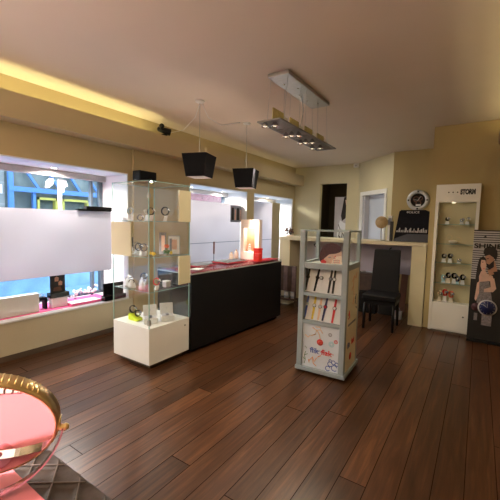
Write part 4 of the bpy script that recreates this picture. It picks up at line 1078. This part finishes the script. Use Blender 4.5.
MB().lathe([(0, -.0195), (RM-.006, -.0195)], (0, 0, zc), seg=64, mat=q).build('back_plate', 'brass', mrt)
hd = Vector((-nrm.y, nrm.x, 0)).normalized()
dv = nrm.cross(hd).normalized()
if dv.z > 0: dv = -dv
hd = (hd*math.cos(R(11))+dv*math.sin(R(11))).normalized()    # pivot axis, a little lower at its right end
fr_ = Vector((nrm.x, nrm.y, 0)).normalized(); dn = Vector((0, 0, -1)); dn = (dn-hd*dn.dot(hd)).normalized()
b = MB(); prev = None
for k in range(41):          # flat half-ring yoke
    a = PI*k/40; d_ = hd*math.cos(a)+dn*math.sin(a); o_ = Vector((0, 0, zc))
    ring_ = [b.bm.verts.new(o_+d_*(RM+r_)+fr_*w_) for r_, w_ in ((.008, -.007), (.011, -.007), (.011, .007), (.008, .007))]
    if prev:
        for m_ in range(4): b.bm.faces.new((prev[m_], prev[(m_+1) % 4], ring_[(m_+1) % 4], ring_[m_]))
    else: b.bm.faces.new(ring_[::-1])
    prev = ring_
b.bm.faces.new(prev)
b.build('yoke', 'gunmetal', mrt)
for s_ in (-1, 1):
    MB().cyl(Vector((0, 0, zc))+hd*s_*(RM+.002), Vector((0, 0, zc))+hd*s_*(RM+.012), .0055, seg=14).ball(Vector((0, 0, zc))+hd*s_*(RM+.013), .0068).build('pivot_knob', 'brass', mrt)
zb = zc-(RM+.010)
if zb < .01: print('mirror base too low', zb)
MB().lathe([(0, 0), (.02, 0), (.02, .003), (.006, .005), (.004, max(zb, .01)), (0, max(zb, .01))]).build('base', 'pinkl', mrt)
t = thing('mirror_reflection_strip', 'added steel link strip on the pink board, put there to reflect in the mirror', 'bracelet', (MC.x+.06, MC.y-.13, PZ+.0165), math.atan2(hd.y, hd.x))  # added unseen strip, placed for its reflection in the mirror
b = MB()
for k in range(12): b.b2((-.09+.015*k, -.011, 0), (-.077+.015*k, .011, .006), bev=.0015)
b.build('links', 'steel', t)

# ------------------------------------------------------------------ lights
def area(name, loc, sx, sy, e_, col, rot=(0, 0, 0), shape='RECTANGLE', spread=None):
    l = bpy.data.lights.new(name, 'AREA'); l.shape = shape; l.size = sx; l.size_y = sy; l.energy = e_; l.color = col
    if spread: l.spread = spread
    o = bpy.data.objects.new(name, l); COL.objects.link(o); o.location = loc; o.rotation_euler = rot
    return o
area('left_cove_strip', (-3.64, .60, 2.40), .06, 5.0, 11, (1, .91, .46), (PI, 0, 0))
area('left_cove_strip', (-3.64, 5.3, 2.40), .06, 4.0, 1.2, (1, .86, .5), (PI, 0, 0))
area('right_cove_strip', (.35, 2.0, 2.49), .10, 6.2, 9, (1, .88, .46), (PI, 0, 0))
area('rear_wall_fill', (-2.3, 6.1, 2.70), .5, .5, 11, (1, .92, .78))  # added fill to lighten the far walls, no such fitting
area('room_fill', (-1.2, -.6, 2.70), 1.6, 1.2, 26, (1, .85, .68))  # added ambient fill behind the camera, not a real panel
area('ceiling_fill', (-1.9, -.9, 1.5), .9, .5, 54, (1, .86, .74), (PI, 0, 0))  # added upward fill that brightens the ceiling, no lamp stands there
area('ceiling_fill', (-.1, -1.1, 1.5), .9, .5, 13, (1, .82, .62), (PI, 0, 0))  # second added upward fill, weaker
for x, y, e_ in ((-2.638, 2.88, 1.2), (-2.657, 3.822, 1.6)):
    l = bpy.data.lights.new('pendant_bulb', 'POINT'); l.energy = e_; l.color = (1, .82, .62); l.shadow_soft_size = .04
    o = bpy.data.objects.new('pendant_bulb', l); COL.objects.link(o); o.location = (x, y, 2.05)
area('chandelier_light', (-1.545, 3.2, 2.21), .2, 1.25, 24, (1, .84, .62))
l = bpy.data.lights.new('passage_glow', 'POINT'); l.energy = 1.5; l.color = (1, .8, .5); l.shadow_soft_size = .1
o = bpy.data.objects.new('passage_glow', l); COL.objects.link(o); o.location = (-2.8, 7.85, 2.3)
# counter spot over the pink board
l = bpy.data.lights.new('counter_spot', 'SPOT'); l.energy = 150; l.color = (1, .93, .88); l.spot_size = R(27); l.spot_blend = .5; l.shadow_soft_size = .03
o = bpy.data.objects.new('counter_spot', l); COL.objects.link(o); o.location = (-.85, -.35, 2.3)
o.rotation_euler = (Vector((-.74, .0, .92))-o.location).to_track_quat('-Z', 'Y').to_euler()
# sky
w = bpy.data.worlds.new('sky'); sc.world = w; w.use_nodes = True
n = w.node_tree.nodes; lk = w.node_tree.links; bg = n['Background']
tcw = n.new('ShaderNodeTexCoord'); sep = n.new('ShaderNodeSeparateXYZ'); rp = n.new('ShaderNodeValToRGB')
lk.new(tcw.outputs['Generated'], sep.inputs[0]); lk.new(sep.outputs['Z'], rp.inputs['Fac'])
rp.color_ramp.elements[0].color = (.88, .93, 1., 1); rp.color_ramp.elements[1].color = (.80, .89, 1, 1)
lk.new(rp.outputs['Color'], bg.inputs['Color']); bg.inputs['Strength'].default_value = 4.6

# ------------------------------------------------------------------ camera
f = 340.1; yaw, pitch, roll = .5910, .08076, .0217
cy, sy, cp, sp2 = math.cos(yaw), math.sin(yaw), math.cos(pitch), math.sin(pitch)
fwd = Vector((-sy*cp, cy*cp, -sp2)); right = Vector((cy, sy, 0)); up = right.cross(fwd)
r2 = right*math.cos(roll)+up*math.sin(roll); u2 = -right*math.sin(roll)+up*math.cos(roll)
cam = bpy.data.cameras.new('camera'); cam.sensor_width = 36; cam.lens = 36*f/500; cam.clip_start = .03
co = bpy.data.objects.new('camera', cam); COL.objects.link(co)
mw = Matrix((r2, u2, -fwd)).transposed().to_4x4(); mw.translation = (0, 0, 1.4); co.matrix_world = mw
sc.camera = co
sc.view_settings.view_transform = 'Standard'; sc.view_settings.look = 'None'; sc.view_settings.exposure = .2
sc.cycles.max_bounces = 8; sc.cycles.transparent_max_bounces = 16; sc.cycles.caustics_reflective = False; sc.cycles.caustics_refractive = False
sc.cycles.sample_clamp_indirect = 8
